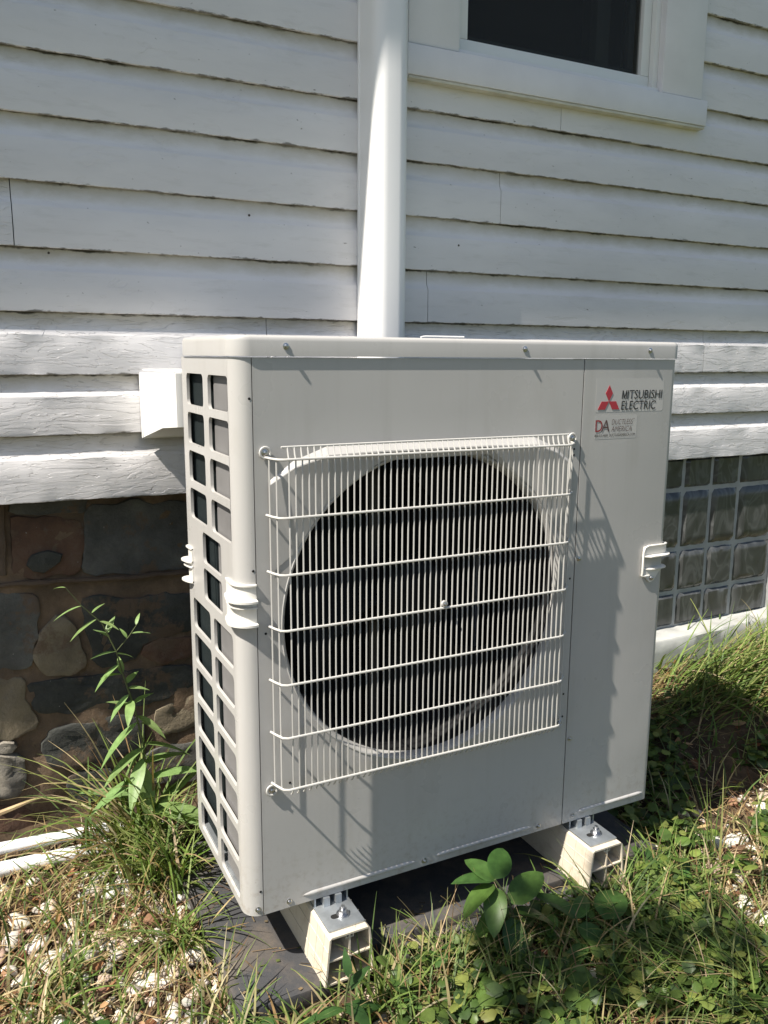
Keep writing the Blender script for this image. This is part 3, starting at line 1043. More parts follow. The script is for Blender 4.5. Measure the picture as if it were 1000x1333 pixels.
# small black screw holes
def hole(x, z, par, y=-.0004, r=.0024):
    q = MB(); n = 8
    q.add([(x + r * math.cos(2 * math.pi * k / n), y, z + r * math.sin(2 * math.pi * k / n)) for k in range(n)] + [(x, y, z)], [(k, (k + 1) % n, n) for k in range(n)])
    return q.build('screw_hole', 'dark_hole', par)
for x, z, p in [(.0265, .921, side_o), (.0265, .638, side_o), (.0265, .048, side_o), (.045, .828, front_o), (.046, .527, front_o), (.046, .232, front_o), (.085, .245, front_o), (.687, .812, front_o), (.687, .80, front_o), (.69, .83, front_o), (.692, .548, front_o), (.690, .30, front_o), (.690, .25, front_o)]:
    hole(x, z, p)

# ---- wire grille
gr = MB()
FY = -.040
xl, xr = .066, .648
railz = [.8255 - .0952 * k for k in range(7)]
RWR, RW = .0022, .00145
# top back rail
gr.tube([(.068, FY + .0105, .8445), (.30, FY + .0105, .8450), (xr, FY + .0105, .8445)], .0020, 6)
grille = gr.build('grille', 'wire', unit)
for k, z in enumerate(railz):
    q = MB()
    zz = z
    pts = [(.050, -.004, zz + .001), (.055, -.018, zz), (.061, FY + .005, zz), (.069, FY, zz), (.09, FY, zz), (.37, FY, zz), (xr - .008, FY, zz), (xr, FY + .001, zz), (xr + .010, FY + .010, zz), (xr + .020, -.022, zz), (xr + .028, -.004, zz + .001)]
    q.tube(pts, RWR, 7)
    q.build('grille_rail', 'wire', grille)
nw = 50
q = MB()
fy = FY + RWR + RW * .4
q.tube([(0, FY + .0100, .0185), (0, FY + .0085, .0150), (0, fy + .0035, .0060), (0, fy, .000), (0, fy, -.0165), (0, fy, -.28), (0, fy, -.5712), (0, fy + .003, -.5780), (0, fy + .008, -.5850), (0, fy + .012, -.588)], RW, 5)
w0 = q.build('grille_wire', 'wire', grille)
first = True
for k in range(nw):
    x = .078 + (xr - .004 - .078) * k / (nw - 1)
    o = w0 if first else inst(w0, 'grille_wire', grille)
    first = False
    o.location = (x + random.uniform(-.0004, .0004), 0, .8255)
for x in ((.0535, -.016), (.0605, -.031), (xr + .013, -.031), (xr + .020, -.017)):
    q = MB(); q.tube([(x[0], x[1] + .004, .826), (x[0], x[1] + .004, .254)], RW, 5); q.build('grille_wire', 'wire', grille)
# corner loops with screws
for (x, z, s) in ((.050, .832, 1), (.050, .243, -1), (xr + .030, .832, 1), (xr + .030, .243, -1)):
    q = MB()
    q.tube([(x + .009 * math.cos(a), -.004, z + s * .002 + .009 * math.sin(a)) for a in [2 * math.pi * i / 14 for i in range(15)]], .0022, 6)
    q.build('mounting_loop', 'wire', grille)
    screw(x, z + s * .002, grille, -.002, 1.15)
screw(.372, .548, grille, FY - .003, .7)
q = MB(); q.tube([(.372, FY + .002, .548), (.372, FY - .003, .548)], .006, 10); q.build('centre_clip', 'wire', grille)

# ---- fan
fan = MB()
pr = [(0, .048), (.03, .048), (.062, .054), (.075, .066), (.078, .085), (.078, .14), (0, .14)]
n = 28
vs = [(CX + a * math.cos(2 * math.pi * k / n), b, CZ + a * math.sin(2 * math.pi * k / n)) for a, b in pr for k in range(n)]
fan.add(vs, [(i * n + k, i * n + (k + 1) % n, (i + 1) * n + (k + 1) % n, (i + 1) * n + k) for i in range(len(pr) - 1) for k in range(n)], True)
fan_o = fan.build('fan', 'fan', unit)
for bidx in range(3):
    q = MB(); nr, na = 8, 10
    vs = []
    for i in range(nr + 1):
        r = .072 + (.268 - .072) * i / nr
        sw = .35 * (i / nr) ** 1.5
        wid = .75 + .55 * (i / nr)
        for j in range(na + 1):
            t = j / na
            a = bidx * 2 * math.pi / 3 + .5 + sw + wid * (t - .3)
            vs.append((CX + r * math.cos(a), .062 + .075 * (1 - t) + .012 * math.sin(math.pi * t), CZ + r * math.sin(a)))
    q.add(vs, [(i * (na + 1) + j, i * (na + 1) + j + 1, (i + 1) * (na + 1) + j + 1, (i + 1) * (na + 1) + j) for i in range(nr) for j in range(na)], True)
    o = q.build('fan_blade', 'fan', fan_o)
    sm_ = o.modifiers.new('thickness', 'SOLIDIFY'); sm_.thickness = .003
# motor bracket bars behind the fan
q = MB(); q.box((CX - .06, .15, .03), (CX - .035, .165, HB - .02)); q.box((CX + .035, .15, .03), (CX + .06, .165, HB - .02)); q.build('motor_bracket', 'black_plastic', unit)
# air guide ring housing (dark) so no light enters round the fan
q = MB()
vs = [(CX + r * math.cos(2 * math.pi * k / 64), y, CZ + r * math.sin(2 * math.pi * k / 64)) for r, y in ((.2890, .0178), (.284, .045), (.275, .13), (.2875, .0180)) for k in range(64)]
q.add(vs, [(i * 64 + k, i * 64 + (k + 1) % 64, (i + 1) * 64 + (k + 1) % 64, (i + 1) * 64 + k) for i in range(2) for k in range(64)], True)
q.build('air_ring', 'black_plastic', unit)
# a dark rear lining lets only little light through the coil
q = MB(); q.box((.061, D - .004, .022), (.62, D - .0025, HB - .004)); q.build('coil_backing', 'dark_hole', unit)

# ---- handles
def handle(path, z0, name_par, tabs=None, hk=1.0):
    """path: list of (x,y,nx,ny) along the skin; moulded grip with flanges that follow it"""
    q = MB()
    nP = len(path)
    def band(zc0, zc1, pfun, taper=False):
        vs = []
        for i, (x, y, nx_, ny_) in enumerate(path):
            t = i / (nP - 1)
            p = pfun(t)
            for (d, z) in ((-.0005, zc0), (p, zc0 + .0004), (p, zc1 - .0004), (-.0005, zc1)):
                vs.append((x + nx_ * d, y + ny_ * d, z0 + z * hk))
        fs = [(i * 4 + k, (i + 1) * 4 + k, (i + 1) * 4 + (k + 1) % 4, i * 4 + (k + 1) % 4) for i in range(nP - 1) for k in range(4)]
        fs += [(0, 1, 2, 3), tuple((nP - 1) * 4 + k for k in (3, 2, 1, 0))]
        q.add(vs, fs, True)
    arch = lambda a, lo: (lambda t: lo + a * math.sin(math.pi * min(1, max(0, t))) ** .6)
    band(-.036, .036, lambda t: .0018)
    band(.033, .0365, arch(.003, .0035))
    band(.006, .0105, arch(.013, .004))
    band(-.004, -.001, arch(.009, .003))
    band(-.0345, -.030, arch(.014, .003))
    return q.build('handle', 'handle', name_par)
def corner_path(cx, cy, r, a0, a1, ext0, ext1, n=10):
    P = []
    a = a0
    t0 = (-math.sin(a0), math.cos(a0)); t1 = (-math.sin(a1), math.cos(a1)); sgn = 1 if a1 > a0 else -1
    for k in (1.0, .66, .33):
        P.append((cx + r * math.cos(a0) - sgn * t0[0] * ext0 * k, cy + r * math.sin(a0) - sgn * t0[1] * ext0 * k, math.cos(a0), math.sin(a0)))
    for k in range(n + 1):
        a = a0 + (a1 - a0) * k / n
        P.append((cx + r * math.cos(a), cy + r * math.sin(a), math.cos(a), math.sin(a)))
    for k in (.33, .66, 1.0):
        P.append((cx + r * math.cos(a1) + sgn * t1[0] * ext1 * k, cy + r * math.sin(a1) + sgn * t1[1] * ext1 * k, math.cos(a1), math.sin(a1)))
    return P
handle(corner_path(RC, RC, RC, math.pi, 1.5 * math.pi, .034, .001), .579, side_o)
handle(corner_path(.006, D - .006, .006, math.pi, math.pi / 2, .030, .03, 5), .580, side_o)
# right handle: framed grip on the service panel
q = MB()
hx0, hx1 = .884, .950
zt2, zb2 = .5965, .530
q.tube([(hx0, -.003, zb2 + .002), (hx0, -.0045, zb2 + .01), (hx0, -.0045, zt2 - .012), (hx0 + .004, -.0045, zt2 - .003), (hx0 + .013, -.0045, zt2), (hx1 - .01, -.005, zt2), (hx1 + .001, .000, zt2), (hx1 + .004, .02, zt2), (hx1 + .004, .05, zt2)], .0024, 7)
q.tube([(hx0, -.0035, zb2 + .002), (hx0 + .006, -.0045, zb2 + .001), (hx0 + .015, -.0045, zb2 + .001), (hx0 + .020, -.004, zb2 + .001)], .0022, 6)
hr = q.build('handle', 'handle', serv)
q = MB()
def shelf(q, z, p, x0=hx0 + .001, dz=.003):
    pts = [(x0, 0), (x0 + .012, 0), (W - RR, 0)] + [(W - RR + RR * math.cos(-math.pi / 2 + math.pi / 2 * k / 6), RR + RR * math.sin(-math.pi / 2 + math.pi / 2 * k / 6)) for k in range(1, 7)] + [(W, .06)]
    nn = [(0, -1)] * 3 + [(math.cos(-math.pi / 2 + math.pi / 2 * k / 6), math.sin(-math.pi / 2 + math.pi / 2 * k / 6)) for k in range(1, 7)] + [(1, 0)]
    vs = []
    for i, ((x, y), (a, b)) in enumerate(zip(pts, nn)):
        pp = p * (.35 if i == 0 else 1.0)
        vs += [(x - a * .0005, y - b * .0005, z), (x + a * pp, y + b * pp, z - .001), (x + a * pp, y + b * pp, z - dz), (x - a * .0005, y - b * .0005, z - dz)]
    m_ = len(pts)
    q.add(vs, [(i * 4 + k, (i + 1) * 4 + k, (i + 1) * 4 + (k + 1) % 4, i * 4 + (k + 1) % 4) for i in range(m_ - 1) for k in range(4)] + [(0, 1, 2, 3)], True)
shelf(q, .5765, .016); shelf(q, .5475, .010, hx0 + .006, .0028)
q.box((hx0 + .002, -.0030, .5762), (W - .016, -.0003, .5950)); q.box((W - .016, -.0026, .5764), (W - .004, .0030, .5948)); q.box((W - .004, .0005, .5766), (W + .0025, .05, .5946))
q.build('grip_shelf', 'handle', hr)
q = MB()
q.prism([(hx0 + .003, zb2 + .014), (hx0 + .003, zb2 + .002), (hx0 + .012, zb2 - .004), (hx0 + .019, zb2 - .012), (hx0 + .026, zb2 - .014), (hx0 + .034, zb2 - .010), (hx0 + .045, zb2 + .006), (hx0 + .056, zb2 + .014)], 1, -.0045, -.0002)
q.build('screw_tab', 'handle', hr)
screw(hx0 + .025, zb2 - .004, hr, -.0045, 1.1)

# ---- stickers and lettering
def sticker(x0, x1, z0, z1, nm):
    q = MB(); pts = rrect(x0, x1, z0, z1, .004, 3)
    q.prism(pts, 1, -.00022, -.0001)
    return q.build(nm, 'label', serv)
s1 = sticker(.735, .914, .882, .9485, 'maker_sticker')
s2 = sticker(.7355, .846, .8285, .8755, 'dealer_sticker')
LIFT = [0]
def poly_flat(pts, m, par, y=-.0009, nm='emblem_diamond'):
    q = MB(); q.prism(pts, 1, y, -.0004); return q.build(nm, m, par)
ex, ez, es = .7685, .9035, .0185
for a in (90, 210, 330):
    a = math.radians(a)
    c_ = (ex, ez)
    d1 = (math.cos(a), math.sin(a))
    pts = [(ex, ez),
           (ex + es * math.cos(a - math.pi / 6), ez + es * math.sin(a - math.pi / 6)),
           (ex + es * math.sqrt(3) * math.cos(a), ez + es * math.sqrt(3) * math.sin(a)),
           (ex + es * math.cos(a + math.pi / 6), ez + es * math.sin(a + math.pi / 6))]
    poly_flat(pts, 'red', s1)
def text(body, x0, z0, x1, h, m, par, shear=0.0, off=0.0, nm='lettering'):
    cu = bpy.data.curves.new(nm, 'FONT')
    cu.body = body
    cu.size = 1.0
    cu.shear = shear
    cu.offset = off
    cu.fill_mode = 'FRONT'
    cu.resolution_u = 3
    to = bpy.data.objects.new(nm, cu)
    COL.objects.link(to)
    bpy.context.view_layer.update()
    dg = bpy.context.evaluated_depsgraph_get()
    me = bpy.data.meshes.new_from_object(to.evaluated_get(dg))
    bpy.data.objects.remove(to)
    co = np.empty(len(me.vertices) * 3, dtype=np.float32)
    me.vertices.foreach_get('co', co)
    co = co.reshape(-1, 3)
    mn, mx = co.min(0), co.max(0)
    out = np.empty_like(co)
    out[:, 0] = x0 + (co[:, 0] - mn[0]) / (mx[0] - mn[0]) * (x1 - x0)
    out[:, 2] = z0 + (co[:, 1] - mn[1]) / (mx[1] - mn[1]) * h
    out[:, 1] = -.0008
    me.vertices.foreach_set('co', out.ravel())
    me.materials.clear(); me.materials.append(M[m])
    me.update()
    o = bpy.data.objects.new(nm, me)
    COL.objects.link(o); o.parent = par
    return o
def stroke(p, q_, w, m, par, nm='lettering'):
    d = Vector((q_[0] - p[0], q_[1] - p[1])).normalized() * w * .5
    n_ = (-d.y, d.x)
    o_ = MB(); o_.add([(p[0] + n_[0], -.0008, p[1] + n_[1]), (q_[0] + n_[0], -.0008, q_[1] + n_[1]), (q_[0] - n_[0], -.0008, q_[1] - n_[1]), (p[0] - n_[0], -.0008, p[1] - n_[1])], [(0, 1, 2, 3)])
    return o_
mbm = MB()
for a_, b_, w_ in (((.8025, .9080), (.8041, .9250), .0023), ((.8045, .9245), (.8082, .9085), .0020), ((.8080, .9085), (.8136, .9245), .0020), ((.8140, .9250), (.8127, .9080), .0023)):
    o_ = stroke(a_, b_, w_, 'ink', s1); mbm.add([(x_, y_ - .00002 * len(mbm.f), z_) for x_, y_, z_ in o_.v], o_.f)
mbm.build('lettering', 'ink', s1)
text('ITSUBISHI', .8160, .9075, .910, .0178, 'ink', s1, .10, .004)
text('ELECTRIC', .8010, .8860, .894, .0178, 'ink', s1, .10, .004)
text('D', .7375, .8435, .7555, .0235, 'ink_red', s2, .0, .0)
text('A', .7525, .8435, .7735, .0235, 'ink_brown', s2, .1, .0)
text('DUCTLESS', .7790, .8570, .8345, .0105, 'ink_brown', s2, .2, -.012)
text('AMERICA', .7785, .8430, .8325, .0105, 'ink_brown', s2, .2, -.012)
text('TM', .8350, .8665, .8385, .0022, 'ink_brown', s2)
text('800-515-4604  DUCTLESSAMERICA.COM', .7365, .8335, .8420, .0052, 'ink', s2)

# ---- legs of the unit
for cx in (.164, .760):
    q = MB()
    q.bbox((cx - .036, -.070, -.0220), (cx + .036, .120, -.0180), .0012)
    lg = q.build('leg_bracket', 'galv', unit)
    q = MB(); q.box((cx - .036, D - .03, -.0220), (cx + .036, D + .04, -.0180)); q.build('rear_bracket', 'galv', lg)
    for xa, xb, ya, yb in ((-.034, -.031, .002, .12), (.031, .034, .002, .12), (-.018, -.006, -.006, .02), (.006, .018, -.006, .02)):
        q = MB(); q.box((cx + xa, ya, -.0178), (cx + xb, yb, -.0004)); q.build('leg_post', 'galv', lg)
    q = MB(); q.prism(rrect(cx - .018, cx + .020, -.044, -.032, .0055, 3), 2, -.0179, -.0176); q.build('bolt_slot', 'dark_hole', lg)
    q = MB()
    for za, zb, rr_, nn_ in ((-.0177, -.0157, .0125, 16), (-.0157, -.0139, .010, 16), (-.0139, -.0069, .0078, 6), (-.0069, -.0010, .0040, 10)):
        q.tube([(cx + .006, -.038, za), (cx + .006, -.038, zb)], rr_, nn_, smooth=nn_ > 6)
    q.build('anchor_bolt', 'screw', lg)

# ------------------------------------------------------------------ feet
def foot(cx, label):
    f = empty('mounting_foot', label, 'equipment foot', group='cream plastic feet under the unit')
    zt_, zb_ = -.0225, -.1180
    wt, wb = .0395, .0495
    y0, y1 = -.084, .40
    q = MB()
    # outer hollow trapezoid (open at the end): left, right, top, bottom walls
    th = .0035
    def rib(poly, a=y0, b=y1): q.prism(poly, 1, a, b)
    rib([(cx - wt + .004, zt_), (cx + wt - .004, zt_), (cx + wt - .004, zt_ - th), (cx - wt + .004, zt_ - th)])
    def lx(z, s): return cx + s * (wt + (wb - wt) * (zt_ - z) / (zt_ - zb_))
    for s in (-1, 1):
        rib([(lx(zt_, s) - s * .004, zt_), (lx(zt_ - .004, s), zt_ - .004), (lx(zb_, s), zb_), (lx(zb_, s) - s * th, zb_), (lx(zt_ - .004, s) - s * th, zt_ - .0036)])
    rib([(lx(zb_, -1) + th, zb_ + th), (lx(zb_, 1) - th, zb_ + th), (lx(zb_, 1) - th, zb_), (lx(zb_, -1) + th, zb_)], y0 + .001)
    zm = -.0700
    rib([(lx(zm, -1) + th, zm + .0015), (lx(zm, 1) - th, zm + .0015), (lx(zm, 1) - th, zm - .0015), (lx(zm, -1) + th, zm - .0015)], y0 + .0015)
    rib([(cx - .0016, zt_ - th), (cx + .0016, zt_ - th), (cx + .0016, zm + .0015), (cx - .0016, zm + .0015)], y0 + .002)
    rib([(cx - .0016, zm - .0015), (cx + .0016, zm - .0015), (cx + .0016, zb_ + th), (cx - .0016, zb_ + th)], y0 + .002)
    # slot channel for the bolt under the top
    rib([(cx - .008, zt_ - th), (cx - .0062, zt_ - th), (cx - .0062, zt_ - .012), (cx - .008, zt_ - .012)], y0 + .0025)
    rib([(cx + .0062, zt_ - th), (cx + .008, zt_ - th), (cx + .008, zt_ - .012), (cx + .0062, zt_ - .012)], y0 + .0025)
    rib([(cx - .006, zt_ - .0100), (cx + .006, zt_ - .0100), (cx + .006, zt_ - .012), (cx - .006, zt_ - .012)], y0 + .003)
    q.build('body', 'foot', f)
    q = MB(); q.box((cx - wt + .003, y0 + .19, zb_ + .004), (cx + wt - .003, y0 + .193, zt_ - .004)); q.build('inner_web', 'black_plastic', f)
    # thin raised seams on the flanks
    for yy in (-.062, -.030, .002):
        for s in (-1, 1):
            q = MB()
            q.tube([(lx(zt_ - .003, s) + s * .0003, yy, zt_ - .003), (lx(zb_, s) + s * .0003, yy, zb_)], .0012, 5)
            q.build('moulded_seam', 'foot', f)
    for zz in (-.050, -.085):
        for s in (-1, 1):
            q = MB()
            q.tube([(lx(zz, s) + s * .0002, y0 + .001, zz), (lx(zz, s) + s * .0002, y1, zz)], .0009, 5)
            q.build('moulded_seam', 'foot', f)
    return f
foot(.164, 'cream plastic foot under the left end of the unit, its front end behind tall grass')
foot(.760, 'cream plastic foot under the right end of the unit, four open cells at its front')

# ------------------------------------------------------------------ pad
q = MB()
q.bbox((-.038, -.075, -.158), (.205, .47, -.1185), .006)
q.bbox((.206, -.018, -.158), (.975, .47, -.1187), .006)
q.bbox((.230, -.055, -.158), (.955, -.0185, -.1370), .004)
pad = q.build('equipment_pad', 'pad')
tag(pad, 'dusty black rubber equipment pad lying on the soil under the unit', 'pad')

# ------------------------------------------------------------------ white pipes at the wall base
def pipe(pts, r, label):
    q = MB(); q.tube(pts, r, 14)
    o = q.build('drain_pipe', 'pvc')
    return tag(o, label, 'pipe', 'white plastic pipes on the soil by the wall')
pipe([(-1.3, .64, -.126), (-.38, .645, -.122), (-.15, .635, -.128), (-.02, .62, -.142)], .0135, 'white plastic pipe nearer the stone wall, its far end hidden in grass')
pipe([(-1.3, .58, -.146), (-.39, .598, -.146), (-.17, .590, -.148), (-.05, .57, -.158)], .0170, 'thicker white plastic pipe lying in front of the other, by the grass tuft')
q = MB()
sp_ = [(-.47, .70, -.075), (-.42, .70, -.070), (-.38, .698, -.064), (-.345, .70, -.058), (-.32, .70, -.052), (-.298, .702, -.049)]
q.tube(sp_, .004, 6, radii=[.007, .0072, .0068, .006, .0045, .002])
tag(q.build('dead_stick', 'stick'), 'pale bare stick leaning against the stone wall above the white pipes', 'stick')

# ------------------------------------------------------------------ vegetation helpers
class Stuff:
    """mesh with a colour per element"""
    def __init__(s): s.v = []; s.f = []; s.c = []; s.n = 0
    def add(s, v, f, c):
        s.v.append(np.asarray(v, dtype=np.float32)); 
        s.f += [tuple(i + s.n for i in q) for q in f]
        s.c.append(np.tile(np.array([*c, 1.0], dtype=np.float32), (len(v), 1)))
        s.n += len(v)
    def build(s, name, m, parent=None, smooth=True):
        me = bpy.data.meshes.new(name)
        me.from_pydata(np.concatenate(s.v).tolist(), [], s.f)
        at_ = me.color_attributes.new('tint', 'FLOAT_COLOR', 'POINT')
        at_.data.foreach_set('color', np.concatenate(s.c).ravel())
        me.materials.append(M[m])
        if smooth: me.polygons.foreach_set('use_smooth', [True] * len(me.polygons))
        me.update()
        o = bpy.data.objects.new(name, me)
        COL.objects.link(o)
        if parent is not None: o.parent = parent
        return o

def blade(st, base, ang, length, width, lean, droop, col, segs=5, twist=0.0):
    """a grass blade: narrow tapered strip that leans and droops"""
    dx, dy = math.cos(ang), math.sin(ang)
    sx, sy = -dy, dx
    v = []; f = []
    x, y, z = base
    th = lean
    for i in range(segs + 1):
        t = i / segs
        w = width * (1 - t ** 1.6) * .5 + .0002
        ca, sa = math.cos(twist * t), math.sin(twist * t)
        v.append((x + sx * w * ca, y + sy * w * ca, z + w * sa))
        v.append((x - sx * w * ca, y - sy * w * ca, z - w * sa))
        l = length / segs
        x += dx * math.sin(th) * l; y += dy * math.sin(th) * l; z += math.cos(th) * l
        th += droop / segs
        z = max(z, gh(x, y) + .003 + .004 * random.random()) if z < -.12 else z
    for i in range(segs):
        f.append((2 * i, 2 * i + 1, 2 * i + 3, 2 * i + 2))
    st.add(v, f, col)

GREENS = [(.075, .125, .026), (.11, .18, .036), (.15, .225, .05), (.10, .16, .05), (.19, .25, .07), (.26, .29, .10)]
STRAWS = [(.36, .27, .14), (.46, .36, .20), (.28, .19, .09), (.52, .43, .27), (.30, .26, .13)]
def jit(c, a=.2):
    k = 1 + random.uniform(-a, a)
    return tuple(max(0.004, q * k * (1 + random.uniform(-a, a) * .3)) for q in c)

def on_pad(x, y, m=0.0):
    if x < .21: return -.036 - m < x and -.105 - m < y < .47 + m
    return .21 <= x < .985 + m and -.055 - m < y < .47 + m

def leafmesh(L_, Wd, shape='lance', fold=.25, curl=.3, n=7, lobes=0):
    """leaf lying along +X from origin, returns verts, faces"""
    v = []; f = []
    for i in range(n + 1):
        t = i / n
        if shape == 'lance': w = Wd * math.sin(math.pi * min(1, t ** .75)) ** .9 * .5
        elif shape == 'oval': w = Wd * (math.sin(math.pi * t ** .85) ** .6) * .5 * (1 - .15 * t)
        else: w = Wd * math.sqrt(max(0, 1 - (2 * t - 1) ** 2)) * .5 * (1 + lobes * .12 * math.cos(t * 25))
        x = L_ * t
        z = -curl * L_ * t * t
        for s in (-1, -.5, 0, .5, 1):
            v.append((x, s * w, z + abs(s) * w * fold - (.12 * w if abs(s) == 1 else 0)))
    for i in range(n):
        for k in range(4):
            f.append((i * 5 + k, i * 5 + k + 1, (i + 1) * 5 + k + 1, (i + 1) * 5 + k))
    return np.array(v), f
def place(v, pos, yaw, pitch, roll=0, s=1.0):
    R = (Matrix.Rotation(yaw, 3, 'Z') @ Matrix.Rotation(-pitch, 3, 'Y') @ Matrix.Rotation(roll, 3, 'X'))
    Rn = np.array(R)
    return (v * s) @ Rn.T + np.array(pos)

# ------------------------------------------------------------------ gravel, litter, grass
def pebble_variants(n=7):
    out = []
    for k in range(n):
        bm = bmesh.new(); bmesh.ops.create_icosphere(bm, subdivisions=2, radius=1)
        for v in bm.verts:
            d = 1 + .32 * mnoise.noise(v.co * 1.1 + Vector((k * 7, 0, 0))) + .12 * mnoise.noise(v.co * 2.7 + Vector((0, k * 5, 0)))
            v.co = Vector((v.co.x * d, v.co.y * d * (.62 + .05 * k), v.co.z * d * .52))
        bm.verts.ensure_lookup_table()
        out.append((np.array([v.co[:] for v in bm.verts]), [tuple(q.index for q in fc.verts) for fc in bm.faces]))
        bm.free()
    return out
PV = pebble_variants()
def peb_col():
    r = random.random()
    if r < .62: return jit((.60, .56, .50), .14)
    if r < .82: return jit((.52, .40, .32), .15)
    if r < .92: return jit((.36, .34, .31), .2)
    return jit((.28, .16, .10), .2)

def gravel_density(x, y):
    d = 0
    if x < -.03 and y < .56: d = .9 * math.exp(-((x + .09) / .16) ** 2) * (1 if y > -.2 else .8) + .22
    if -.03 < x < .10 and y < -.10: d = .7
    if x > .10 and y < -.10: d = .14
    if x > .95 and y < .1: d = max(d, .22)
    d *= .35 + 1.3 * max(0, min(1, .5 + 1.1 * mnoise.noise(Vector((x * 7, y * 7, 4)))))
    return d
st = Stuff()
bigs = []
cnt = 0
while cnt < 2300:
    x = random.uniform(-1.0, 1.7); y = random.uniform(-.75, .60)
    if random.random() > gravel_density(x, y) or on_pad(x, y, -.004): continue
    s = random.lognormvariate(math.log(.0098), .46)
    s = min(s, .030)
    cnt += 1
    if s > .0150 and -.42 < x < 1.2 and y > -.55 and len(bigs) < 170:
        bigs.append((x, y, s)); continue
    v, f = random.choice(PV)
    st.add(place(v, (x, y, gh(x, y) + s * random.uniform(.05, .5)), random.uniform(0, 6.3), random.uniform(-.4, .4), random.uniform(-.4, .4), s), f, peb_col())
tag(st.build('gravel', 'pebble'), kind='stuff')
pm = []
for i, (x, y, s) in enumerate(bigs):
    v, f = PV[i % 7]
    if i < 28:
        pcx = peb_col()
        hue = 'reddish brown' if pcx[0] < .40 and pcx[0] > 1.35 * pcx[1] else 'grey' if pcx[0] < .45 else 'pinkish' if pcx[0] > 1.2 * pcx[1] else 'off-white'
        q = Stuff(); q.add(v, f, pcx); o = q.build('landscape_stone', 'pebble'); pm.append((o, hue))
    else:
        hue = pm[i % 28][1]
        o = pm[i % 28][0].copy(); COL.objects.link(o)
    big = 'larger' if s > .021 else 'small'
    o.location = (x, y, gh(x, y) + s * .35)
    o.rotation_euler = (random.uniform(-.4, .4), random.uniform(-.4, .4), random.uniform(0, 6.3))
    o.scale = (s, s, s)
    if x < .12:
        zone = 'beside the black pad' if x > -.12 else 'at the far left' if x < -.28 else 'amid the left gravel'
        zone += ', near the white pipes' if y > .35 else ', low in the picture' if y < .0 else ''
        tag(o, '%s %s landscaping stone %s' % (big, hue, zone), 'stone', 'pale landscaping stones left of the pad')
    else:
        zone = 'in the grass between the feet' if x < .75 else 'in the weeds near the right foot' if x < 1.02 else 'in the straw at the right edge'
        tag(o, '%s %s landscaping stone %s' % (big, hue, zone), 'stone', 'pale landscaping stones in the weeds at the right')

# dry straw and leaf litter
st = Stuff()
def litter_region():
    r = random.random()
    if r < .45: return random.uniform(-.9, .0), random.uniform(-.6, .66)
    if r < .75: return random.uniform(0, 1.5), random.uniform(-.75, -.06)
    return random.uniform(.98, 2.6), random.uniform(-.5, .64)
k = 0
while k < 7000:
    x, y = litter_region()
    if on_pad(x, y, .0): continue
    if mnoise.noise(Vector((x * 5, y * 5, 9))) < -.25 and random.random() < .7: continue
    k += 1
    z = gh(x, y) + random.uniform(.002, .022)
    L_ = random.uniform(.025, .12)
    a = random.gauss(.9, 1.0)
    c = jit(random.choice(STRAWS), .25)
    if random.random() < .3: c = jit((.16, .085, .045), .3)
    blade(st, (x, y, z), a, L_, random.uniform(.0012, .0032), random.uniform(1.2, 1.62), random.uniform(-.3, .6), c, 4, random.uniform(-1, 1))
# curled brown leaves
for k in range(1700):
    x, y = litter_region()
    if on_pad(x, y, .0): continue
    v, f = leafmesh(random.uniform(.012, .035), random.uniform(.006, .016), 'oval', random.uniform(.2, .8), random.uniform(-.5, .8), 4)
    c = jit(random.choice([(.22, .10, .05), (.34, .17, .08), (.14, .08, .05), (.42, .28, .15)]), .3)
    st.add(place(v * 1.3, (x, y, gh(x, y) + random.uniform(.003, .02)), random.uniform(0, 6.3), random.uniform(-.4, .4), random.uniform(-1, 1)), f, c)
tag(st.build('straw_litter', 'straw'), kind='stuff')

# general grass
st = Stuff()
def gdens(x, y):
    d = 0
    if x < .0:                           # left of the unit
        d = .20 + .55 * max(0, min(1, .35 + 1.6 * mnoise.noise(Vector((x * 6, y * 6, 1)))))
        if y > .50: d *= .5
    if y < -.06 and x > .08:             # in front
        d = .45 + .8 * min(1, (x - .08) / .4)
        d *= .45 + .9 * max(0, min(1, .5 + 1.4 * mnoise.noise(Vector((x * 5, y * 5, 6)))))
    if x > .99:
        d = max(d, .45)
        if y > .38: d = .75
        elif y > -.02: d = .22
    return d
k = 0
while k < 9500:
    x = random.uniform(-1.0, 2.9); y = random.uniform(-.85, .645)
    if on_pad(x, y, .0) or random.random() > gdens(x, y): continue
    k += 1
    Ln = random.uniform(.04, .15)
    lean = random.uniform(.1, .9)
    green = random.random() < .72
    c = jit(random.choice(GREENS if green else STRAWS))
    ang = random.uniform(0, 6.3)
    if x > 1.0 and y > .3: ang = random.gauss(-.4, .6); Ln *= 1.25; lean += .35
    blade(st, (x, y, gh(x, y)), ang, Ln, random.uniform(.0024, .0062), lean, random.uniform(.3, 1.3), c, 4, random.uniform(-.6, .6))
tag(st.build('grass', 'grass'), kind='stuff')

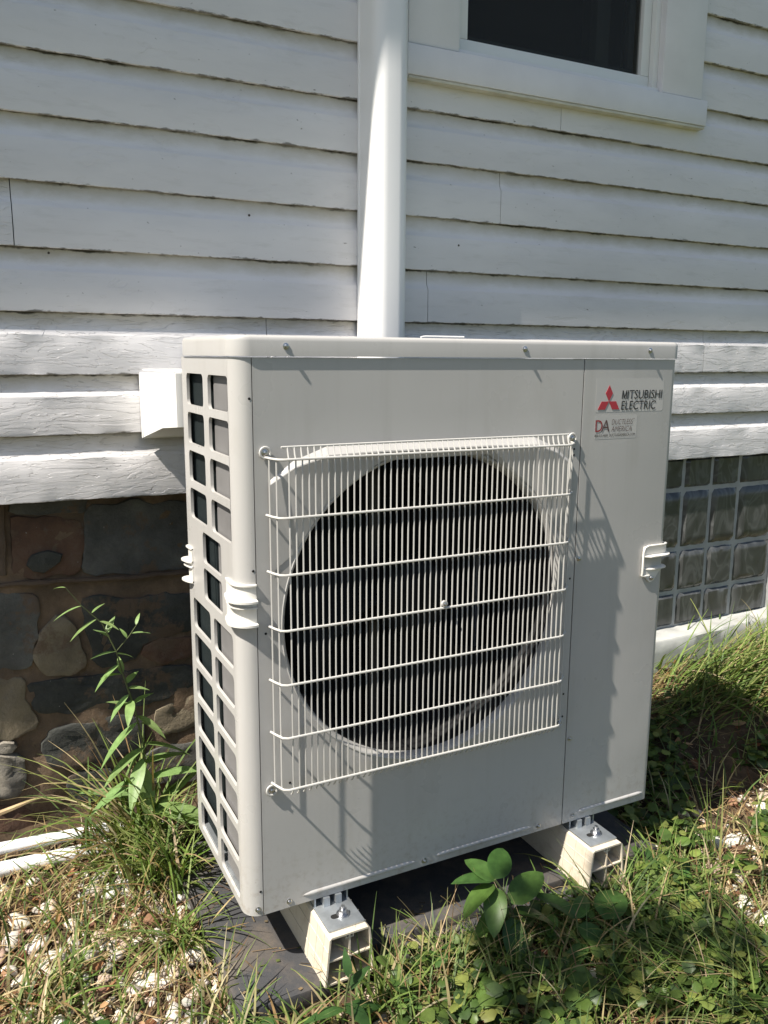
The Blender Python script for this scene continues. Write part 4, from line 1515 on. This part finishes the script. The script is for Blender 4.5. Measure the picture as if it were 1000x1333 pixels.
# low round-leaved ground cover
st = Stuff()
k = 0
while k < 5200:
    r = random.random()
    if r < .42: x, y = random.uniform(.15, 1.3), random.uniform(-.6, -.075)
    elif r < .94: x, y = random.uniform(.98, 2.1), random.uniform(-.45, .48)
    else: x, y = random.uniform(-.5, .15), random.uniform(-.45, -.08)
    if on_pad(x, y, .005): continue
    if mnoise.noise(Vector((x * 4.5, y * 4.5, 13))) < -.02: continue
    k += 1
    s = random.uniform(.012, .030)
    h = random.uniform(.008, .055)
    v, f = leafmesh(s, s * random.uniform(.85, 1.1), 'round', random.uniform(-.1, .3), random.uniform(0, .4), 8, 1)
    c = jit(random.choice([(.07, .12, .025), (.10, .155, .035), (.055, .095, .03), (.20, .24, .06)]), .2)
    px, py, pz = x, y, gh(x, y) + h
    st.add(place(v, (px, py, pz), random.uniform(0, 6.3), random.uniform(-.5, .6), random.uniform(-.5, .5)), f, c)
tag(st.build('ground_cover_leaves', 'leaf'), kind='stuff')

# ------------------------------------------------------------------ grass tussocks and single weeds
def tussock(x, y, n, L0, L1, spread, ang0, angs, label, dry=.2, lean=(.1, .9), droop=(.6, 1.8), w=(.0030, .0066)):
    s_ = Stuff()
    for _ in range(n):
        bx = x + random.gauss(0, spread); by = min(y + random.gauss(0, spread * .8), .66)
        if on_pad(bx, by): bx = -.05 if bx < .4 else 1.01
        c = jit(random.choice(GREENS[1:] if random.random() > dry else STRAWS), .2)
        blade(s_, (bx, by, gh(bx, by)), random.gauss(ang0, angs), random.uniform(L0, L1), random.uniform(*w), random.uniform(*lean), random.uniform(*droop), c, 7, random.uniform(-.5, .5))
    return tag(s_.build('grass_tuft', 'grass'), label, 'grass')
tussock(-.10, .52, 190, .16, .42, .050, 3.6, 1.9, 'tall arching grass tuft left of the unit, over the ends of the white pipes', .28, (.05, .8), (.6, 2.2), (.004, .0085))
tussock(-.055, .38, 120, .12, .30, .035, 3.9, 1.5, 'upright green grass clump close to the left side grille of the unit', .15, (.05, .8), (.5, 1.8), (.004, .009))
tussock(1.78, .47, 420, .14, .34, .12, -.6, .8, 'dense windswept grass clump by the painted curb, right of the unit', .15, (.4, 1.2), (.3, 1.1), (.0045, .009))
tussock(2.10, .58, 70, .08, .22, .06, .5, 1.6, 'thin dry grass sprigs against the curb at the right edge', .5)
tussock(.20, -.14, 60, .07, .20, .030, 1.0, 1.8, 'green weedy grass in front of the left cream foot', .1, (.1, .8))
tussock(.70, -.16, 110, .08, .22, .055, 1.6, 1.8, 'thin grass spraying up below the right cream foot', .2, (.2, 1.0))
tussock(.78, -.36, 260, .10, .24, .09, 3.0, 1.0, 'thick dark green grass lying over at the bottom right', .1, (.6, 1.3), (.2, .9), (.002, .0042))
tussock(-.09, .20, 90, .10, .24, .035, 4.6, 1.2, 'loose green grass stems along the left edge of the black pad', .3, (.3, 1.1))
tussock(-.34, .12, 70, .08, .20, .05, .2, 1.2, 'sparse yellow-green grass at the far left among the stones', .4, (.3, 1.1))
tussock(.30, -.15, 24, .10, .20, .04, 1.2, 1.6, 'dry bent grass stalks in the dark gap between the feet', .9, (.0, .6), (.2, 1.5), (.0014, .0026))
tussock(.47, -.14, 22, .10, .22, .04, 1.4, 1.6, 'dry stalks around the broad-leaved plant between the feet', .85, (.0, .5), (.2, 1.4), (.0014, .0026))
tussock(1.04, -.10, 9, .16, .24, .02, 1.5, .5, 'single tall grass blades in front of the shaded ground at the right', .1, (.0, .3), (.1, .5), (.003, .005))

tussock(.02, -.13, 90, .06, .16, .035, 1.2, 1.8, 'short mixed grass hiding the front left corner of the black pad', .3, (.3, 1.2))
tussock(.40, -.13, 150, .06, .17, .085, 1.4, 1.8, 'low grass along the front of the black pad between the feet', .25, (.3, 1.1))
tussock(.93, -.11, 80, .07, .18, .04, 1.5, 1.8, 'bright grass at the right end of the black pad', .2, (.2, 1.1))
# low leafy growth along the front of the pad
sw_ = empty('creeping_weed', 'dense small-leaved weed spilling over the front edge of the black pad', 'weed')
random.seed(33)
s_ = Stuff()
for _ in range(620):
    x = random.uniform(.22, .98); y = random.uniform(-.22, -.055)
    h = random.uniform(.008, .07) * (1 - .5 * abs(y + .13) / .09)
    sz = random.uniform(.014, .034)
    v, f = leafmesh(sz, sz * random.uniform(.5, .95), random.choice(['oval', 'round', 'lance']), random.uniform(0, .4), random.uniform(0, .6), 6, 1)
    s_.add(place(v, (x, y, gh(x, y) + h), random.uniform(0, 6.3), random.uniform(-.4, .8), random.uniform(-.5, .5)), f, jit(random.choice([(.06, .12, .03), (.10, .17, .04), (.15, .22, .05), (.23, .26, .08)]), .25))
s_.build('small_leaves', 'leaf', sw_)['kind'] = 'stuff'
s_ = Stuff()
for _ in range(170):
    x = random.uniform(.22, .98); y = random.uniform(-.20, -.06)
    blade(s_, (x, y, gh(x, y)), random.uniform(0, 6.3), random.uniform(.04, .12), .0018, random.uniform(0, .7), random.uniform(0, .9), jit(random.choice([(.10, .14, .05), (.25, .18, .10)])), 4)
s_.build('small_stems', 'grass', sw_)['kind'] = 'stuff'
# clippings on the pad
s_ = Stuff()
for _ in range(150):
    x, y = (random.uniform(-.03, .20), random.uniform(-.07, .4)) if random.random() < .6 else (random.uniform(.2, .95), random.uniform(-.05, .05))
    a_ = random.uniform(0, 6.3); L_ = random.uniform(.006, .05); w_ = random.uniform(.0006, .0016)
    if random.random() < .4: L_ = random.uniform(.003, .009); w_ = random.uniform(.0015, .004)
    dx, dy = math.cos(a_), math.sin(a_); zt = -.1170 if y > -.018 or x < .2 else -.1350
    s_.add([(x - dy * w_, y + dx * w_, zt), (x + dy * w_, y - dx * w_, zt), (x + dx * L_ + dy * w_, y + dy * L_ - dx * w_, zt + .0015), (x + dx * L_ - dy * w_, y + dy * L_ + dx * w_, zt + .0015)], [(0, 1, 2, 3)], jit(random.choice([(.20, .15, .09), (.28, .22, .13), (.10, .07, .045), (.10, .12, .04)]), .3))
tag(s_.build('clippings', 'straw', smooth=False), kind='stuff')
# tall weed with narrow leaves beside the unit
weed = empty('tall_weed', 'tall slender weed with narrow pointed leaves in front of the stone wall', 'weed')
q = MB()
stemp = [(-.075, .545, -.15), (-.072, .55, .0), (-.068, .552, .10), (-.085, .552, .20), (-.105, .55, .28), (-.118, .55, .34), (-.145, .55, .41), (-.185, .548, .455), (-.215, .545, .50)]
q.tube(stemp, .002, 6, radii=[.0030, .0028, .0025, .0022, .0019, .0016, .0013, .001, .0007])
q.tube([(-.118, .55, .34), (-.09, .54, .375), (-.07, .535, .405)], .001, 5)
q.build('stem', 'stem', weed)
random.seed(21)
def wleaf(p, yaw, pitch, L_, Wd, col=(.13, .22, .06), par=weed, shape='lance', fold=.3, curl=.25, roll=0.0, nm='leaf'):
    v, f = leafmesh(L_, Wd, shape, fold, curl, 9)
    s_ = Stuff(); s_.add(place(v, p, yaw, pitch, roll), f, jit(col, .15))
    o = s_.build(nm, 'leaf', par)
    return o
# (position on the stem, direction, rise, length, width)
for p, yaw, pit, L_, Wd in [
    ((-.068, .552, .10), 3.4, -.35, .085, .020), ((-.068, .552, .10), 3.0, -.9, .10, .020), ((-.070, .55, .11), 0.1, -.25, .09, .018),
    ((-.072, .55, .02), -.2, .25, .12, .024), ((-.073, .55, .03), 3.3, -.2, .10, .024), ((-.07, .55, .055), -1.6, -1.1, .10, .022),
    ((-.078, .552, .165), 3.3, -.55, .09, .017), ((-.074, .552, .16), 0.1, -.35, .055, .014), ((-.085, .552, .20), 2.8, .5, .045, .012),
    ((-.088, .55, .21), .4, .4, .04, .011), ((-.095, .55, .235), 3.4, -.6, .05, .014), ((-.098, .55, .25), -.1, .0, .035, .012),
    ((-.108, .55, .285), 3.4, .3, .035, .009), ((-.108, .55, .285), 1.6, .9, .035, .009), ((-.112, .55, .31), 3.3, -.5, .055, .013),
    ((-.118, .55, .34), 3.2, .1, .04, .008), ((-.118, .55, .335), .2, -.2, .03, .009), ((-.135, .55, .385), .8, 1.0, .03, .010), ((-.13, .55, .375), 2.5, .6, .03, .008),
    ((-.155, .55, .42), 3.3, -.35, .050, .010), ((-.165, .55, .435), .3, .7, .025, .006), ((-.185, .548, .455), 3.1, -.2, .045, .007), ((-.215, .545, .50), 2.6, .1, .02, .005),
    ((-.075, .537, .40), 1.0, .9, .022, .005), ((-.085, .54, .38), .0, .1, .03, .007), ((-.095, .543, .37), 2.2, 1.0, .02, .006),
    ((-.074, .55, .06), .3, .1, .09, .020), ((-.074, .55, -.03), 2.6, .3, .11, .024), ((-.074, .55, -.05), -.9, .2, .12, .026), ((-.08, .552, .18), -.8, -.3, .06, .014), ((-.09, .552, .22), 4.4, -.2, .055, .013), ((-.072, .551, .075), 4.2, -.5, .09, .02), ((-.1, .551, .26), .9, .4, .04, .011), ((-.15, .55, .415), -.7, -.1, .035, .008), ((-.05, .50, -.02), -.6, -.1, .13, .026), ((-.06, .52, -.05), .4, .6, .11, .020)]:
    wleaf(p, yaw, pit, L_ * 1.4, Wd * 1.65, (.24, .36, .13))

# broad-leaved seedling between the feet
plant = empty('broad_leaved_plant', 'low plant with large oval green leaves in the dark gap between the two feet', 'plant')
q = MB()
q.tube([(.50, -.13, -.15), (.495, -.125, -.09), (.480, -.118, -.03), (.455, -.110, .01)], .0020, 6)
q.tube([(.495, -.125, -.09), (.52, -.13, -.07), (.545, -.14, -.075)], .0014, 5)
q.build('stem', 'stem', plant)
for p, yaw, pit, L_, Wd, rl in [
    ((.455, -.110, .010), .7, .45, .085, .056, .3), ((.455, -.110, .006), 2.0, .5, .070, .046, -.2), ((.452, -.112, .002), 3.3, -.1, .085, .052, .2), ((.455, -.114, -.004), -2.2, -.35, .085, .052, 0), ((.45, -.108, .006), 2.7, .3, .075, .046, .1),
    ((.486, -.122, -.045), .25, .45, .105, .062, .3), ((.488, -.124, -.060), -.35, -.1, .100, .058, -.2), ((.480, -.122, -.050), 3.2, -.1, .085, .054, .1), ((.484, -.125, -.070), -1.9, -.6, .085, .054, 0)]:
    wleaf(p, yaw, pit, L_ * 1.0, Wd * .92, random.choice([(.06, .13, .03), (.085, .16, .035), (.05, .11, .03)]), plant, 'oval', .32, .35, rl)
plant2 = empty('broad_leaved_plant', 'cluster of broad pointed leaves below the right foot, in front of the taller seedling', 'plant')
q = MB(); q.tube([(.60, -.19, -.16), (.602, -.185, -.11), (.598, -.18, -.07)], .0020, 6); q.build('stem', 'stem', plant2)
for p, yaw, pit, L_, Wd, rl in [((.600, -.18, -.075), 2.3, .7, .095, .048, 0), ((.600, -.18, -.09), -.9, -.3, .11, .062, .2), ((.600, -.18, -.075), .6, .4, .075, .042, .2), ((.605, -.19, -.11), .1, -.1, .095, .062, -.1),
    ((.66, -.19, -.09), .5, .4, .10, .080, .1), ((.67, -.22, -.105), -.4, -.2, .115, .085, 0), ((.60, -.21, -.11), 3.4, -.1, .080, .045, 0), ((.56, -.21, -.12), -2.2, -.2, .085, .06, 0), ((.52, -.20, -.125), 2.9, .0, .075, .055, 0), ((.54, -.23, -.12), -1.4, -.1, .08, .055, .2)]:
    wleaf(p, yaw, pit, L_ * .92, Wd * .85, random.choice([(.07, .15, .035), (.11, .20, .045), (.06, .12, .03)]), plant2, 'oval', .35, .4, rl)
plant3 = empty('leafy_weed', 'small weed with dark pointed leaves standing before the left cream foot', 'weed')
q = MB(); q.tube([(.105, -.175, -.17), (.11, -.172, -.12), (.118, -.17, -.06), (.125, -.17, -.03)], .002, 6); q.build('stem', 'stem', plant3)
for p, yaw, pit, L_, Wd, rl in [((.112, -.172, -.09), 2.9, .1, .070, .026, .1), ((.112, -.172, -.095), .0, .0, .075, .030, .2), ((.118, -.17, -.06), .4, .5, .060, .020, 0), ((.122, -.17, -.035), 1.4, 1.1, .045, .016, 0),
    ((.115, -.172, -.08), -1.0, -.2, .06, .028, 0), ((.108, -.174, -.12), 3.6, -.1, .06, .026, 0)]:
    wleaf(p, yaw, pit, L_, Wd, (.05, .11, .03), plant3, 'lance', .2, .3, rl)
ivy = empty('ivy_seedling', 'small ivy seedling with lobed leaves in the straw at the bottom left', 'plant')
for j, (x, y) in enumerate([(-.10, -.10), (-.065, -.115), (-.13, -.085), (-.30, .02), (-.27, .0), (-.33, .03), (-.24, .01), (.0, -.13)]):
    wleaf((x, y, gh(x, y) + .028), random.uniform(0, 6), .1, .038, .042, (.06, .13, .035), ivy, 'round', .2, .2, random.uniform(-.3, .3))
clover = empty('creeping_weed', 'sunlit creeping weed with round scalloped leaves right of the right foot', 'weed')
for j in range(42):
    x = random.uniform(.86, 1.10); y = random.uniform(-.20, -.02)
    wleaf((x, y, gh(x, y) + random.uniform(.02, .065)), random.uniform(0, 6.3), random.uniform(-.2, .6), random.uniform(.018, .034), random.uniform(.022, .036), random.choice([(.12, .20, .04), (.20, .26, .06), (.09, .16, .04)]), clover, 'round', .15, .2, random.uniform(-.4, .4))

# ------------------------------------------------------------------ tree to the left of the frame that dapples the grass at the right
tree = empty('tree', 'leafy tree left of the picture whose crown dapples the grass in front of the unit', 'tree')
q = MB()
q.tube([(-4.3, -2.3, -.3), (-4.25, -2.25, 1.2), (-4.1, -2.1, 2.8), (-3.9, -1.9, 4.2), (-3.6, -1.7, 5.4)], .1, 10, radii=[.16, .13, .11, .08, .04])
q.tube([(-4.15, -2.15, 2.4), (-3.4, -1.8, 3.0), (-2.6, -1.4, 3.35), (-1.8, -1.1, 3.4)], .04, 7, radii=[.06, .045, .03, .012])
q.tube([(-2.6, -1.4, 3.35), (-2.1, -1.0, 3.3), (-1.6, -.85, 3.2)], .02, 6, radii=[.02, .014, .006])
q.build('trunk', simple('bark', (.10, .075, .05), .9, var=.3, vsc=9, bsc=30, bst=.8), tree)
st = Stuff()
random.seed(5)
targets = []
for _ in range(300):
    # spots on the grass reached by the light through this bough
    gx = random.uniform(.42, 1.25); gy_ = random.uniform(-.75, -.20)
    if mnoise.noise(Vector((gx * 4.5, gy_ * 4.5, 2))) < .0 or gx < .6 + .3 * (gy_ + .5): continue
    h = random.uniform(2.9, 3.6)
    p = Vector((gx, gy_, -.15)) - SUN_D * (h / -SUN_D.z)
    targets.append(p)
for _ in range(75):
    p = Vector((random.uniform(.38, .74), random.uniform(-.30, -.10), -.10)) - SUN_D * (random.uniform(3.0, 3.6) / -SUN_D.z)
    targets.append(p)
for _ in range(420):
    targets.append(Vector((random.gauss(-4.0, .7), random.gauss(-2.3, .6), random.gauss(4.2, .8))))
for p in targets:
    v, f = leafmesh(random.uniform(.06, .10), random.uniform(.035, .055), 'oval', .2, .2, 5)
    st.add(place(v, p, random.uniform(0, 6.3), random.uniform(-.6, .6), random.uniform(-.5, .5)), f, jit(random.choice(GREENS[:4]), .2))
st.build('crown', 'leaf', tree)
